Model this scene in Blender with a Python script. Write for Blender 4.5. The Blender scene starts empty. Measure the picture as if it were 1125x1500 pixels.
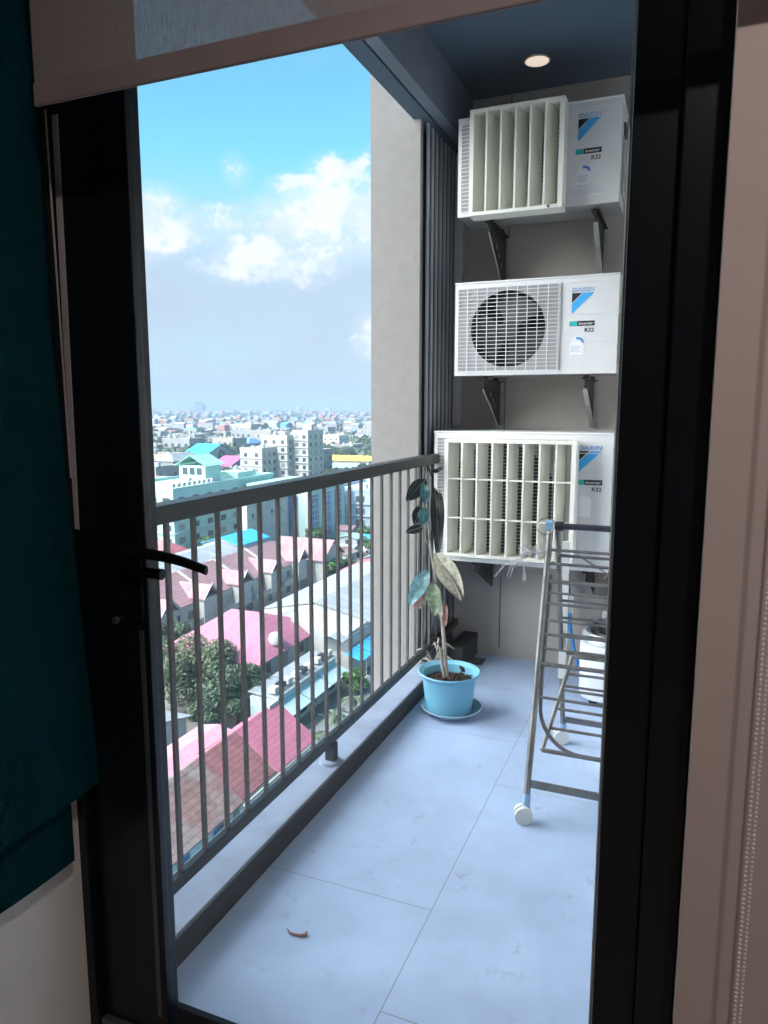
import bpy, bmesh, math, random
from mathutils import Vector, Matrix
import numpy as np
random.seed(7)
R = math.radians
S = bpy.context.scene
COL = S.collection
PI = math.pi

# ------------------------------------------------------------------ camera
H = 1.5
FPX, CXP, CYP = 1064.0, 562.5, 750.0            # focal length in pixels of the 1125x1500 frame
PITCH, YAW = R(8.183), R(22.352)
fwd = Vector((-math.sin(YAW)*math.cos(PITCH), math.cos(YAW)*math.cos(PITCH), -math.sin(PITCH)))
rgt = Vector((math.cos(YAW), math.sin(YAW), 0))
upv = rgt.cross(fwd)
CAM = Vector((0, 0, H))
cd = bpy.data.cameras.new('camera')
cam = bpy.data.objects.new('camera', cd)
COL.objects.link(cam)
cam.matrix_world = Matrix(((rgt.x, upv.x, -fwd.x, 0), (rgt.y, upv.y, -fwd.y, 0), (rgt.z, upv.z, -fwd.z, H), (0, 0, 0, 1)))
cd.sensor_fit = 'VERTICAL'
cd.sensor_height = 36.0
cd.lens = 36.0*FPX/1500.0
cd.clip_start = 0.02
cd.clip_end = 40000
S.camera = cam

def ray(x, y): return fwd + rgt*((x-CXP)/FPX) - upv*((y-CYP)/FPX)
def onz(x, y, z): r = ray(x, y); return CAM + r*((z-H)/r.z)
def ony(x, y, Y): r = ray(x, y); return CAM + r*(Y/r.y)
GZ = -35.5                                      # street level below the balcony floor
def G(x, y, h=0): return onz(x, y, GZ+h)

# ------------------------------------------------------------------ render / exposure
S.view_settings.view_transform = 'Standard'
S.view_settings.look = 'None'
S.view_settings.gamma = 1
S.view_settings.exposure = 1.66
S.render.engine = 'CYCLES'
S.cycles.use_denoising = True
S.cycles.max_bounces = 12
S.cycles.diffuse_bounces = 6
S.cycles.transparent_max_bounces = 24
S.cycles.volume_bounces = 0
S.cycles.sample_clamp_indirect = 6

# ------------------------------------------------------------------ sky + clouds + sun
SUN_EL, SUN_AZ = R(50), R(193)                  # azimuth clockwise from +Y
W = bpy.data.worlds.new('World')
S.world = W
W.use_nodes = True
nt = W.node_tree
nt.nodes.clear()
def N(t, tree=None, **kw):
    n = (tree or nt).nodes.new(t)
    for k, v in kw.items(): setattr(n, k, v)
    return n
def L(a, b, tree=None): (tree or nt).links.new(a, b)
def setin(node, **kw):
    for k, v in kw.items(): node.inputs[k.replace('_', ' ')].default_value = v
def mathn(op, a, b=None, tree=None, clamp=False):
    m = N('ShaderNodeMath', tree, operation=op); m.use_clamp = clamp
    for i, v in enumerate((a, b)):
        if v is None: continue
        if isinstance(v, (int, float)): m.inputs[i].default_value = v
        else: L(v, m.inputs[i], tree)
    return m.outputs[0]
sky = N('ShaderNodeTexSky', sky_type='NISHITA', sun_disc=False)
sky.sun_elevation = SUN_EL
sky.sun_rotation = SUN_AZ
sky.air_density = 1.0
sky.dust_density = 1.0
sky.ozone_density = 1.6
sky.altitude = 40
tc = N('ShaderNodeTexCoord')
def dot(vec):
    d = N('ShaderNodeVectorMath', operation='DOT_PRODUCT')
    L(tc.outputs['Generated'], d.inputs[0]); d.inputs[1].default_value = vec
    return d.outputs['Value']
a33 = R(33)
df = mathn('MAXIMUM', dot((-math.sin(a33), math.cos(a33), 0)), 0.05)
u = mathn('DIVIDE', dot((math.cos(a33), math.sin(a33), 0)), df)
v = mathn('DIVIDE', dot((0, 0, 1)), df)
comb = N('ShaderNodeCombineXYZ'); L(u, comb.inputs[0]); L(v, comb.inputs[1])
def cloud_noise(scale, detail, rough, stretch=1.0, seed=0.0):
    mp = N('ShaderNodeMapping'); L(comb.outputs[0], mp.inputs[0])
    mp.inputs['Scale'].default_value = (1, stretch, 1); mp.inputs['Location'].default_value = (seed, seed*1.7, seed)
    n = N('ShaderNodeTexNoise'); L(mp.outputs[0], n.inputs['Vector'])
    n.inputs['Scale'].default_value = scale; n.inputs['Detail'].default_value = detail; n.inputs['Roughness'].default_value = rough
    return n.outputs['Fac']
puff = cloud_noise(24, 12, 0.66, 1.15, 0.31)
big = cloud_noise(7, 4, 0.5, 2.0, 2.2)
BLOBS = [(-0.118, .233, .055, .030), (-0.075, .231, .040, .024), (-0.01, .230, .050, .024), (0.045, .228, .055, .030), (.10, .242, .055, .042),
         (.075, .285, .030, .012), (.12, .290, .030, .028), (.165, .262, .045, .046), (.20, .27, .05, .05), (-0.005, .298, .017, .022, .1),
         (.006, .182, .050, .018), (.055, .188, .055, .022), (.090, .196, .028, .026), (.015, .198, .022, .020),
         (.17, .095, .020, .030, .2), (-.25, .21, .09, .05), (.36, .24, .10, .05), (.5, .2, .12, .06), (-.45, .24, .12, .06)]
mask = None
for (bu, bv, ru, rv, *bw) in BLOBS:
    q = mathn('ADD', mathn('POWER', mathn('MULTIPLY', mathn('SUBTRACT', u, bu), 1/ru), 2.0), mathn('POWER', mathn('MULTIPLY', mathn('SUBTRACT', v, bv), 1/rv), 2.0))
    m = mathn('SUBTRACT', bw[0] if bw else 1.0, q)
    mask = m if mask is None else mathn('MAXIMUM', mask, m)
mask = mathn('MAXIMUM', mask, -3.0)
dens = mathn('ADD', mathn('MULTIPLY', mathn('ADD', mask, 0.45), 0.50), mathn('MULTIPLY', mathn('SUBTRACT', puff, 0.49), 5.2))
mr = N('ShaderNodeMapRange', interpolation_type='SMOOTHSTEP'); L(dens, mr.inputs[0])
mr.inputs[1].default_value = -0.30; mr.inputs[2].default_value = 0.85; mr.inputs[3].default_value = 0; mr.inputs[4].default_value = 0.94
# thin milky veil that fills the lower half of the sky
vr = N('ShaderNodeMapRange', interpolation_type='SMOOTHSTEP'); L(v, vr.inputs[0])
vr.inputs[1].default_value = 0.34; vr.inputs[2].default_value = 0.16; vr.inputs[3].default_value = 0; vr.inputs[4].default_value = 0.92
veil = mathn('MULTIPLY', vr.outputs[0], mathn('ADD', 0.86, mathn('MULTIPLY', big, 0.28)), clamp=True)
tint = N('ShaderNodeMix', data_type='RGBA', blend_type='MULTIPLY'); tint.inputs[0].default_value = 1
L(sky.outputs[0], tint.inputs[6]); tint.inputs[7].default_value = (0.74, 1.36, 1.18, 1)
mv = N('ShaderNodeMix', data_type='RGBA'); L(veil, mv.inputs[0]); L(tint.outputs[2], mv.inputs[6]); mv.inputs[7].default_value = (2.65, 3.05, 3.7, 1)
shade = N('ShaderNodeMapRange', interpolation_type='SMOOTHSTEP'); L(cloud_noise(17, 6, 0.55, 1.3, 5.1), shade.inputs[0])
shade.inputs[1].default_value = 0.38; shade.inputs[2].default_value = 0.60
ccol = N('ShaderNodeMix', data_type='RGBA'); L(shade.outputs[0], ccol.inputs[0])
ccol.inputs[6].default_value = (3.8, 4.25, 4.75, 1); ccol.inputs[7].default_value = (4.9, 4.95, 5.0, 1)
soft = N('ShaderNodeMapRange', interpolation_type='SMOOTHSTEP'); L(mathn('ADD', mathn('MULTIPLY', mask, .30), mathn('MULTIPLY', mathn('SUBTRACT', big, .5), 2.2)), soft.inputs[0])
soft.inputs[1].default_value = -.75; soft.inputs[2].default_value = .55; soft.inputs[4].default_value = .55
mc = N('ShaderNodeMix', data_type='RGBA'); L(mathn('MAXIMUM', mr.outputs[0], soft.outputs[0]), mc.inputs[0]); L(mv.outputs[2], mc.inputs[6]); L(ccol.outputs[2], mc.inputs[7])
# very bright area added to the sky outside the view to light the balcony
sky_fill = dot(Vector((-.80, -.52, .24)).normalized())
br = N('ShaderNodeMapRange', interpolation_type='SMOOTHSTEP'); L(sky_fill, br.inputs[0]); br.inputs[1].default_value = .46; br.inputs[2].default_value = .78
bn = N('ShaderNodeTexNoise'); L(tc.outputs['Generated'], bn.inputs['Vector']); bn.inputs['Scale'].default_value = 4.5; bn.inputs['Detail'].default_value = 8
bs_ = N('ShaderNodeMapRange', interpolation_type='SMOOTHSTEP'); L(bn.outputs['Fac'], bs_.inputs[0]); bs_.inputs[1].default_value = .34; bs_.inputs[2].default_value = .58
mk = N('ShaderNodeMix', data_type='RGBA'); L(mathn('MULTIPLY', br.outputs[0], bs_.outputs[0]), mk.inputs[0]); L(mc.outputs[2], mk.inputs[6]); mk.inputs[7].default_value = (66, 66, 66.5, 1)
bg = N('ShaderNodeBackground'); L(mk.outputs[2], bg.inputs[0]); bg.inputs[1].default_value = 0.075
L(bg.outputs[0], N('ShaderNodeOutputWorld').inputs[0])

sd = bpy.data.lights.new('sun', 'SUN')
sd.energy = 2.0; sd.angle = R(0.5); sd.color = (1, 0.95, 0.87)
sun = bpy.data.objects.new('sun', sd); COL.objects.link(sun)
sdir = Vector((math.sin(SUN_AZ)*math.cos(SUN_EL), math.cos(SUN_AZ)*math.cos(SUN_EL), math.sin(SUN_EL)))
sun.rotation_euler = sdir.to_track_quat('Z', 'Y').to_euler()

HAZE = 3.9e-4                                   # density of the air between, per metre

# ------------------------------------------------------------------ materials
def newmat(name):
    m = bpy.data.materials.new(name); m.use_nodes = True
    return m, m.node_tree, m.node_tree.nodes['Principled BSDF']
MATS = {}
def mat(name, col, rough=0.6, metal=0.0, var=0.12, vscale=6.0, bump=0.0, bscale=60.0, emit=None, spec=None, dirt=0.0):
    if name in MATS: return MATS[name]
    m, t, b = newmat(name)
    g = N('ShaderNodeNewGeometry', t)
    n = N('ShaderNodeTexNoise', t); L(g.outputs['Position'], n.inputs['Vector'], t)
    n.inputs['Scale'].default_value = vscale; n.inputs['Detail'].default_value = 6; n.inputs['Roughness'].default_value = 0.6
    r = N('ShaderNodeMapRange', t); L(n.outputs['Fac'], r.inputs[0], t)
    r.inputs[1].default_value = 0.3; r.inputs[2].default_value = 0.7; r.inputs[3].default_value = 1-var; r.inputs[4].default_value = 1+var
    mx = N('ShaderNodeMix', t, data_type='RGBA', blend_type='MULTIPLY'); mx.inputs[0].default_value = 1
    mx.inputs[6].default_value = (*col, 1); L(r.outputs[0], mx.inputs[7], t)
    out = mx.outputs[2]
    if dirt > 0:
        n3 = N('ShaderNodeTexNoise', t); L(g.outputs['Position'], n3.inputs['Vector'], t)
        n3.inputs['Scale'].default_value = vscale*0.37; n3.inputs['Detail'].default_value = 9; n3.inputs['Roughness'].default_value = 0.72
        r3 = N('ShaderNodeMapRange', t); L(n3.outputs['Fac'], r3.inputs[0], t)
        r3.inputs[1].default_value = 0.52; r3.inputs[2].default_value = 0.75; r3.inputs[4].default_value = dirt
        m3 = N('ShaderNodeMix', t, data_type='RGBA'); L(r3.outputs[0], m3.inputs[0], t); L(out, m3.inputs[6], t)
        m3.inputs[7].default_value = (col[0]*.45, col[1]*.43, col[2]*.38, 1); out = m3.outputs[2]
    L(out, b.inputs['Base Color'], t)
    b.inputs['Roughness'].default_value = rough; b.inputs['Metallic'].default_value = metal
    if spec is not None: b.inputs['Specular IOR Level'].default_value = spec
    if bump:
        n2 = N('ShaderNodeTexNoise', t); L(g.outputs['Position'], n2.inputs['Vector'], t)
        n2.inputs['Scale'].default_value = bscale; n2.inputs['Detail'].default_value = 4
        bp = N('ShaderNodeBump', t); bp.inputs['Strength'].default_value = bump; bp.inputs['Distance'].default_value = 0.01
        L(n2.outputs['Fac'], bp.inputs['Height'], t); L(bp.outputs[0], b.inputs['Normal'], t)
    if emit:
        b.inputs['Emission Color'].default_value = (*col, 1); b.inputs['Emission Strength'].default_value = emit
    MATS[name] = m
    return m

def roofmat(name, col, axis='Z', period=0.35, depth=0.25, var=0.2, vscale=0.8, rough=0.7, patch=None):
    """sheet or tile roof: courses or corrugations of a given period along one world axis, weathering by noise"""
    if name in MATS: return MATS[name]
    m, t, b = newmat(name)
    g = N('ShaderNodeNewGeometry', t)
    sp = N('ShaderNodeSeparateXYZ', t); L(g.outputs['Position'], sp.inputs[0], t)
    fr = mathn('FRACT', mathn('DIVIDE', sp.outputs[axis], period, t), None, t)
    r = N('ShaderNodeMapRange', t, interpolation_type='SMOOTHSTEP'); L(fr, r.inputs[0], t)
    r.inputs[1].default_value = 0.0; r.inputs[2].default_value = 0.35; r.inputs[3].default_value = 1-depth; r.inputs[4].default_value = 1
    n = N('ShaderNodeTexNoise', t); L(g.outputs['Position'], n.inputs['Vector'], t)
    n.inputs['Scale'].default_value = vscale; n.inputs['Detail'].default_value = 7; n.inputs['Roughness'].default_value = 0.68
    r2 = N('ShaderNodeMapRange', t); L(n.outputs['Fac'], r2.inputs[0], t)
    r2.inputs[1].default_value = 0.3; r2.inputs[2].default_value = 0.7; r2.inputs[3].default_value = 1-var; r2.inputs[4].default_value = 1+var
    wn = N('ShaderNodeTexWhiteNoise', t, noise_dimensions='1D'); L(mathn('FLOOR', mathn('DIVIDE', sp.outputs['X' if axis == 'Z' else axis], max(period, .8), t), None, t), wn.inputs['W'], t)
    stn = N('ShaderNodeTexNoise', t); stm = N('ShaderNodeMapping', t); L(g.outputs['Position'], stm.inputs[0], t)
    stm.inputs['Scale'].default_value = (2.2, 2.2, .5); L(stm.outputs[0], stn.inputs['Vector'], t); stn.inputs['Scale'].default_value = 1.0; stn.inputs['Detail'].default_value = 9; stn.inputs['Roughness'].default_value = .75
    str_ = N('ShaderNodeMapRange', t); L(stn.outputs['Fac'], str_.inputs[0], t); str_.inputs[1].default_value = .52; str_.inputs[2].default_value = .72; str_.inputs[3].default_value = 1.0; str_.inputs[4].default_value = .62
    k = mathn('MULTIPLY', r.outputs[0], r2.outputs[0], t)
    k = mathn('MULTIPLY', k, mathn('ADD', .91, mathn('MULTIPLY', wn.outputs['Value'], .18, t), t), t)
    k = mathn('MULTIPLY', k, str_.outputs[0], t)
    base = N('ShaderNodeRGB', t); base.outputs[0].default_value = (*col, 1)
    out = base.outputs[0]
    if patch:
        n3 = N('ShaderNodeTexNoise', t); L(g.outputs['Position'], n3.inputs['Vector'], t); n3.inputs['Scale'].default_value = 0.25; n3.inputs['Detail'].default_value = 8
        r3 = N('ShaderNodeMapRange', t); L(n3.outputs['Fac'], r3.inputs[0], t); r3.inputs[1].default_value = 0.45; r3.inputs[2].default_value = 0.62
        m3 = N('ShaderNodeMix', t, data_type='RGBA'); L(r3.outputs[0], m3.inputs[0], t); L(out, m3.inputs[6], t); m3.inputs[7].default_value = (*patch, 1); out = m3.outputs[2]
    mx = N('ShaderNodeMix', t, data_type='RGBA', blend_type='MULTIPLY'); mx.inputs[0].default_value = 1
    L(out, mx.inputs[6], t); L(k, mx.inputs[7], t); L(mx.outputs[2], b.inputs['Base Color'], t)
    b.inputs['Roughness'].default_value = rough
    MATS[name] = m
    return m

def leafmat(name, col, var=0.30, vscale=1.5, gloss=0.6, trans=0.25):
    if name in MATS: return MATS[name]
    m = mat(name, col, gloss, 0, var, vscale)
    t = m.node_tree; b = t.nodes['Principled BSDF']
    tr = N('ShaderNodeBsdfTranslucent', t); L(b.inputs['Base Color'].links[0].from_socket, tr.inputs[0], t)
    mx = N('ShaderNodeMixShader', t); mx.inputs[0].default_value = trans
    L(b.outputs[0], mx.inputs[1], t); L(tr.outputs[0], mx.inputs[2], t); L(mx.outputs[0], t.nodes['Material Output'].inputs[0], t)
    return m

# ------------------------------------------------------------------ mesh helpers
class MB:
    def __init__(s): s.v = []; s.f = []; s.sm = False
    def add(s, vs, fs):
        o = len(s.v); s.v += [Vector(p) for p in vs]; s.f += [tuple(i+o for i in f) for f in fs]; return s
    def box(s, a, b, bev=0.0):
        x0, y0, z0 = a; x1, y1, z1 = b
        if x0 > x1: x0, x1 = x1, x0
        if y0 > y1: y0, y1 = y1, y0
        if z0 > z1: z0, z1 = z1, z0
        if bev <= 0:
            return s.add([(x0,y0,z0),(x1,y0,z0),(x1,y1,z0),(x0,y1,z0),(x0,y0,z1),(x1,y0,z1),(x1,y1,z1),(x0,y1,z1)],
                         [(0,3,2,1),(4,5,6,7),(0,1,5,4),(1,2,6,5),(2,3,7,6),(3,0,4,7)])
        bm = bmesh.new(); bmesh.ops.create_cube(bm, size=1)
        bmesh.ops.scale(bm, vec=(x1-x0, y1-y0, z1-z0), verts=bm.verts)
        bmesh.ops.translate(bm, vec=((x0+x1)/2, (y0+y1)/2, (z0+z1)/2), verts=bm.verts)
        bmesh.ops.bevel(bm, geom=bm.edges[:], offset=bev, segments=2, affect='EDGES', profile=0.5)
        bm.verts.index_update()
        s.add([v.co.copy() for v in bm.verts], [tuple(v.index for v in f.verts) for f in bm.faces]); bm.free()
        return s
    def obox(s, c, ax, ay, az):
        """oriented box: centre and three half-extent vectors"""
        c, ax, ay, az = Vector(c), Vector(ax), Vector(ay), Vector(az)
        vs = [c+i*ax+j*ay+k*az for k in (-1, 1) for (i, j) in ((-1,-1),(1,-1),(1,1),(-1,1))]
        return s.add(vs, [(0,3,2,1),(4,5,6,7),(0,1,5,4),(1,2,6,5),(2,3,7,6),(3,0,4,7)])
    def tube(s, pts, r, n=8, cap=True, closed=False):
        pts = [Vector(p) for p in pts]; m = len(pts)
        rs = r if isinstance(r, (list, tuple)) else [r]*m
        vs = []; up = None
        for i, p in enumerate(pts):
            if closed: d = pts[(i+1) % m]-pts[i-1]
            else: d = pts[min(i+1, m-1)]-pts[max(i-1, 0)]
            d.normalize()
            if up is None: up = Vector((0, 0, 1)) if abs(d.z) < 0.9 else Vector((1, 0, 0))
            sx = d.cross(up).normalized(); up = sx.cross(d).normalized()
            for k in range(n):
                a = 2*PI*k/n
                vs.append(p+rs[i]*(math.cos(a)*sx+math.sin(a)*up))
        fs = []
        for i in range(m if closed else m-1):
            j = (i+1) % m
            for k in range(n):
                k2 = (k+1) % n
                fs.append((i*n+k, i*n+k2, j*n+k2, j*n+k))
        if cap and not closed:
            fs.append(tuple(range(n-1, -1, -1))); fs.append(tuple((m-1)*n+k for k in range(n)))
        s.add(vs, fs); s.sm = True
        return s
    def lathe(s, c, prof, n=40, sx=1.0, sy=1.0, power=2.0):
        """profile of (radius, z) about a vertical axis; power > 2 gives a rounded square"""
        c = Vector(c); vs = []
        for (r, z) in prof:
            for k in range(n):
                a = 2*PI*k/n; ca, sa = math.cos(a), math.sin(a)
                q = (abs(ca)**power+abs(sa)**power)**(-1/power)
                vs.append(c+Vector((r*q*ca*sx, r*q*sa*sy, z)))
        fs = []
        for i in range(len(prof)-1):
            for k in range(n):
                k2 = (k+1) % n
                fs.append((i*n+k, i*n+k2, (i+1)*n+k2, (i+1)*n+k))
        if prof[0][0] > 1e-6: fs.append(tuple(range(n-1, -1, -1)))
        if prof[-1][0] > 1e-6: fs.append(tuple((len(prof)-1)*n+k for k in range(n)))
        s.add(vs, fs); s.sm = True
        return s
    def disc_y(s, c, r, y0, y1, n=32):
        """cylinder whose axis is Y"""
        vs = [(c[0]+r*math.cos(2*PI*k/n), y, c[1]+r*math.sin(2*PI*k/n)) for y in (y0, y1) for k in range(n)]
        return s.add(vs, [tuple(range(n)), tuple(range(2*n-1, n-1, -1))]+[(k, n+k, n+(k+1) % n, (k+1) % n) for k in range(n)])
    def build(s, name, material, parent=None, smooth=None):
        off = WL.get(parent.name, Vector()) if parent is not None else Vector()
        me = bpy.data.meshes.new(name)
        me.from_pydata([tuple(p-off) for p in s.v], [], s.f)
        me.materials.append(material)
        if (s.sm if smooth is None else smooth):
            me.polygons.foreach_set('use_smooth', [True]*len(me.polygons)); me.set_sharp_from_angle(angle=R(40))
        me.update()
        return link(name, me, parent)
WL = {}
def link(name, me, parent=None):
    o = bpy.data.objects.new(name, me); COL.objects.link(o)
    if parent is not None:
        o.parent = parent; WL[o.name] = WL.get(parent.name, Vector())
    return o
def tag(o, label, cat, group=None):
    o['label'] = label; o['category'] = cat
    if group: o['group'] = group
    return o
def thing(name, label, cat, loc, group=None):
    o = bpy.data.objects.new(name, None); COL.objects.link(o); o.location = loc; o.empty_display_size = 0.1
    WL[o.name] = Vector(loc)
    return tag(o, label, cat, group)
def struct(o, kind='structure'): o['kind'] = kind; return o
def box(name, a, b, m, parent=None, bev=0.0): return MB().box(a, b, bev).build(name, m, parent)

def plate(outer, holes, thick, place):
    """flat plate with real holes: outline and holes in 2-D, extruded, then each vertex moved by place(u, v, w)"""
    cu = bpy.data.curves.new('plate', 'CURVE'); cu.dimensions = '2D'; cu.fill_mode = 'BOTH'; cu.extrude = thick/2
    for poly in [outer]+holes:
        sp = cu.splines.new('POLY'); sp.points.add(len(poly)-1); sp.use_cyclic_u = True
        for p, q in zip(sp.points, poly): p.co = (q[0], q[1], 0, 1)
    o = bpy.data.objects.new('plate', cu); me = bpy.data.meshes.new_from_object(o)
    mb = MB().add([place(*vv.co) for vv in me.vertices], [tuple(p.vertices) for p in me.polygons])
    bpy.data.objects.remove(o); bpy.data.meshes.remove(me); bpy.data.curves.remove(cu)
    return mb
def circle(cx, cy, r, n=24): return [(cx+r*math.cos(2*PI*k/n), cy+r*math.sin(2*PI*k/n)) for k in range(n)]
def text_mb(body, height, width, place, shear=0.0, bold=0.0):
    """lettering fitted into width x height, lower-left corner at 0,0"""
    cu = bpy.data.curves.new('text', 'FONT'); cu.body = body; cu.size = 1; cu.extrude = 0.004; cu.shear = shear; cu.offset = bold
    o = bpy.data.objects.new('text', cu); me = bpy.data.meshes.new_from_object(o)
    xs = [vv.co.x for vv in me.vertices]; ys = [vv.co.y for vv in me.vertices]
    x0, y0 = min(xs), min(ys); kx = width/(max(xs)-x0); ky = height/(max(ys)-y0)
    mb = MB().add([place((vv.co.x-x0)*kx, (vv.co.y-y0)*ky, vv.co.z*0.1) for vv in me.vertices], [tuple(p.vertices) for p in me.polygons])
    bpy.data.objects.remove(o); bpy.data.meshes.remove(me); bpy.data.curves.remove(cu)
    return mb
def copy_thing(root, loc, rz=0.0, scale=None):
    c = root.copy(); COL.objects.link(c); c.location = loc; c.rotation_euler = (0, 0, rz)
    if scale: c.scale = scale
    for ch in root.children:
        d = ch.copy(); COL.objects.link(d); d.parent = c
        for g in ch.children:
            e = g.copy(); COL.objects.link(e); e.parent = d
    return c

# ================================================================== THE BALCONY SHELL
YW, ZC = 4.207, 3.2

# floor: large format grey tiles, joints and smudges are the tile's own
def tile_floor():
    m, t, b = newmat('grey_floor_tile')
    g = N('ShaderNodeNewGeometry', t); sp = N('ShaderNodeSeparateXYZ', t); L(g.outputs['Position'], sp.inputs[0], t)
    def line(coord, period, offset, w):
        f = mathn('FRACT', mathn('DIVIDE', mathn('SUBTRACT', coord, offset, t), period, t), None, t)
        d = mathn('ABSOLUTE', mathn('SUBTRACT', f, 0.5, t), None, t)
        return mathn('GREATER_THAN', d, 0.5-w/period, t)
    jx = line(sp.outputs['X'], 0.6, -0.627, 0.0012)
    right = mathn('GREATER_THAN', sp.outputs['X'], -0.627, t)
    ysh = mathn('ADD', sp.outputs['Y'], mathn('MULTIPLY', right, 0.40, t), t)
    jy = line(ysh, 1.2, 1.9, 0.0012)
    j = mathn('MAXIMUM', jx, jy, t)
    n = N('ShaderNodeTexNoise', t); L(g.outputs['Position'], n.inputs['Vector'], t); n.inputs['Scale'].default_value = 2.2; n.inputs['Detail'].default_value = 8; n.inputs['Roughness'].default_value = 0.62
    r = N('ShaderNodeMapRange', t); L(n.outputs['Fac'], r.inputs[0], t); r.inputs[1].default_value = 0.3; r.inputs[2].default_value = 0.7; r.inputs[3].default_value = 0.82; r.inputs[4].default_value = 1.08
    n2 = N('ShaderNodeTexNoise', t); L(g.outputs['Position'], n2.inputs['Vector'], t); n2.inputs['Scale'].default_value = 13; n2.inputs['Detail'].default_value = 10; n2.inputs['Roughness'].default_value = 0.75
    r2 = N('ShaderNodeMapRange', t); L(n2.outputs['Fac'], r2.inputs[0], t); r2.inputs[1].default_value = 0.56; r2.inputs[2].default_value = 0.70; r2.inputs[3].default_value = 0; r2.inputs[4].default_value = 0.85
    n3 = N('ShaderNodeTexNoise', t); L(g.outputs['Position'], n3.inputs['Vector'], t); n3.inputs['Scale'].default_value = 3.1; n3.inputs['Detail'].default_value = 2
    r3 = N('ShaderNodeMapRange', t); L(n3.outputs['Fac'], r3.inputs[0], t); r3.inputs[1].default_value = 0.44; r3.inputs[2].default_value = 0.60
    smudge = mathn('MULTIPLY', r2.outputs[0], r3.outputs[0], t)
    c0 = N('ShaderNodeMix', t, data_type='RGBA', blend_type='MULTIPLY'); c0.inputs[0].default_value = 1; c0.inputs[6].default_value = (0.43, 0.555, 0.765, 1); L(r.outputs[0], c0.inputs[7], t)
    c1 = N('ShaderNodeMix', t, data_type='RGBA'); L(smudge, c1.inputs[0], t); L(c0.outputs[2], c1.inputs[6], t); c1.inputs[7].default_value = (0.25, 0.25, 0.25, 1)
    c2 = N('ShaderNodeMix', t, data_type='RGBA'); L(j, c2.inputs[0], t); L(c1.outputs[2], c2.inputs[6], t); c2.inputs[7].default_value = (0.20, 0.22, 0.25, 1)
    L(c2.outputs[2], b.inputs['Base Color'], t)
    rr = N('ShaderNodeMapRange', t); L(n2.outputs['Fac'], rr.inputs[0], t); rr.inputs[3].default_value = 0.20; rr.inputs[4].default_value = 0.50
    L(rr.outputs[0], b.inputs['Roughness'], t)
    return m
struct(box('balcony_floor', (-1.42, 1.33, -0.22), (0.62, YW, 0.0), tile_floor()))
m_dark = mat('black_frame_metal', (0.004, 0.007, 0.012), 0.28, 0, 0.2, 5, spec=0.30)
m_char = mat('charcoal_railing_paint', (0.024, 0.028, 0.031), 0.42, 0, 0.12, 9)
m_bal = mat('grey_baluster_paint', (0.105, 0.102, 0.098), 0.45, 0, 0.12, 9)
m_ceil = mat('dark_ceiling_paint', (0.075, 0.115, 0.165), 0.8, 0, 0.06, 3)
m_wall = mat('grey_wall_panel', (0.45, 0.415, 0.375), 0.62, 0, 0.07, 2.2, 0.05, 40, dirt=0.10)
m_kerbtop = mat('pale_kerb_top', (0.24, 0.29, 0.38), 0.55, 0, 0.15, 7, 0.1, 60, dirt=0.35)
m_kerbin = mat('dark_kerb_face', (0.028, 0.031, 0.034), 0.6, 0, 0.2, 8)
m_stucco = mat('rough_grey_stucco', (0.265, 0.250, 0.238), 0.9, 0, 0.05, 22, 0.22, 150)
m_fin = mat('grey_louvre_paint', (0.42, 0.44, 0.48), 0.5, 0, 0.08, 5)

k = thing('balcony_kerb', 'low kerb with pale top and near black inner face under the railing', 'kerb', (-1.28, 2.7, 0))
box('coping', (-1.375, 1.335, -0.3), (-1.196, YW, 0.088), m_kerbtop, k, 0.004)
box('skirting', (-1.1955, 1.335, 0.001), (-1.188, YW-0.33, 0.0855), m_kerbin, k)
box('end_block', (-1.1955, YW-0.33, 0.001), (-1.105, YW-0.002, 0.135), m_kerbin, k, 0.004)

# railing -------------------------------------------------------------
RX = -1.24
rl = thing('metal_railing', 'charcoal metal balcony railing with square upright bars', 'railing', (RX, 2.7, 0.088))
box('top_rail', (RX-0.030, 1.34, 1.206), (RX+0.030, YW-0.012, 1.254), m_char, rl, 0.004)
box('bottom_rail', (RX-0.012, 1.34, 0.172), (RX+0.012, YW-0.012, 0.212), m_char, rl, 0.002)
bal = MB().box((RX-0.005, 1.404-0.0075, 0.2125), (RX+0.005, 1.404+0.0075, 1.2055)).build('baluster', m_bal, rl)
for i in range(1, 25):
    b2 = bal.copy(); COL.objects.link(b2); b2.parent = rl; b2.location = (0, 0.1132*i, 0)
for yy in (2.462, 4.02):
    p = box('post', (RX-0.019, yy-0.019, 0.0885), (RX+0.019, yy+0.019, 0.1715), m_char, rl)
    MB().lathe((RX-0.006, yy, 0.0885), [(0.046, 0), (0.043, 0.010), (0.028, 0.014)], 20).build('base_plate', m_kerbtop, p)

# stucco column, louvre screen, beam, ceiling --------------------------
tag(MB().box((-1.580, 3.66, -0.8), (-1.345, 4.5, 5.0)).box((-1.345, 3.66, 0.09), (-1.306, 3.7005, 2.934)).build('stucco_column', m_stucco), 'rough grey rendered column outside the railing at the far end', 'column')
lv = thing('louvre_screen', 'screen of narrow upright grey fins between column and air conditioner wall', 'screen', (-1.32, 4.0, 0))
fin = MB().box((-1.293, 3.712, 0.10), (-1.285, 3.745, 2.93)).build('fin', m_fin, lv)
for i in range(1, 8):
    f2 = fin.copy(); COL.objects.link(f2); f2.parent = lv; f2.location = (0, 0.0715*i, 0)
box('backing_panel', (-1.3448, 3.735, 0.095), (-1.338, 4.48, 2.93), mat('dark_backing', (0.012, 0.013, 0.016), 0.9), lv)
bm_ = thing('edge_beam', 'dark beam with a groove along the outer ceiling edge', 'beam', (-1.26, 2.7, 2.94))
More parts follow.
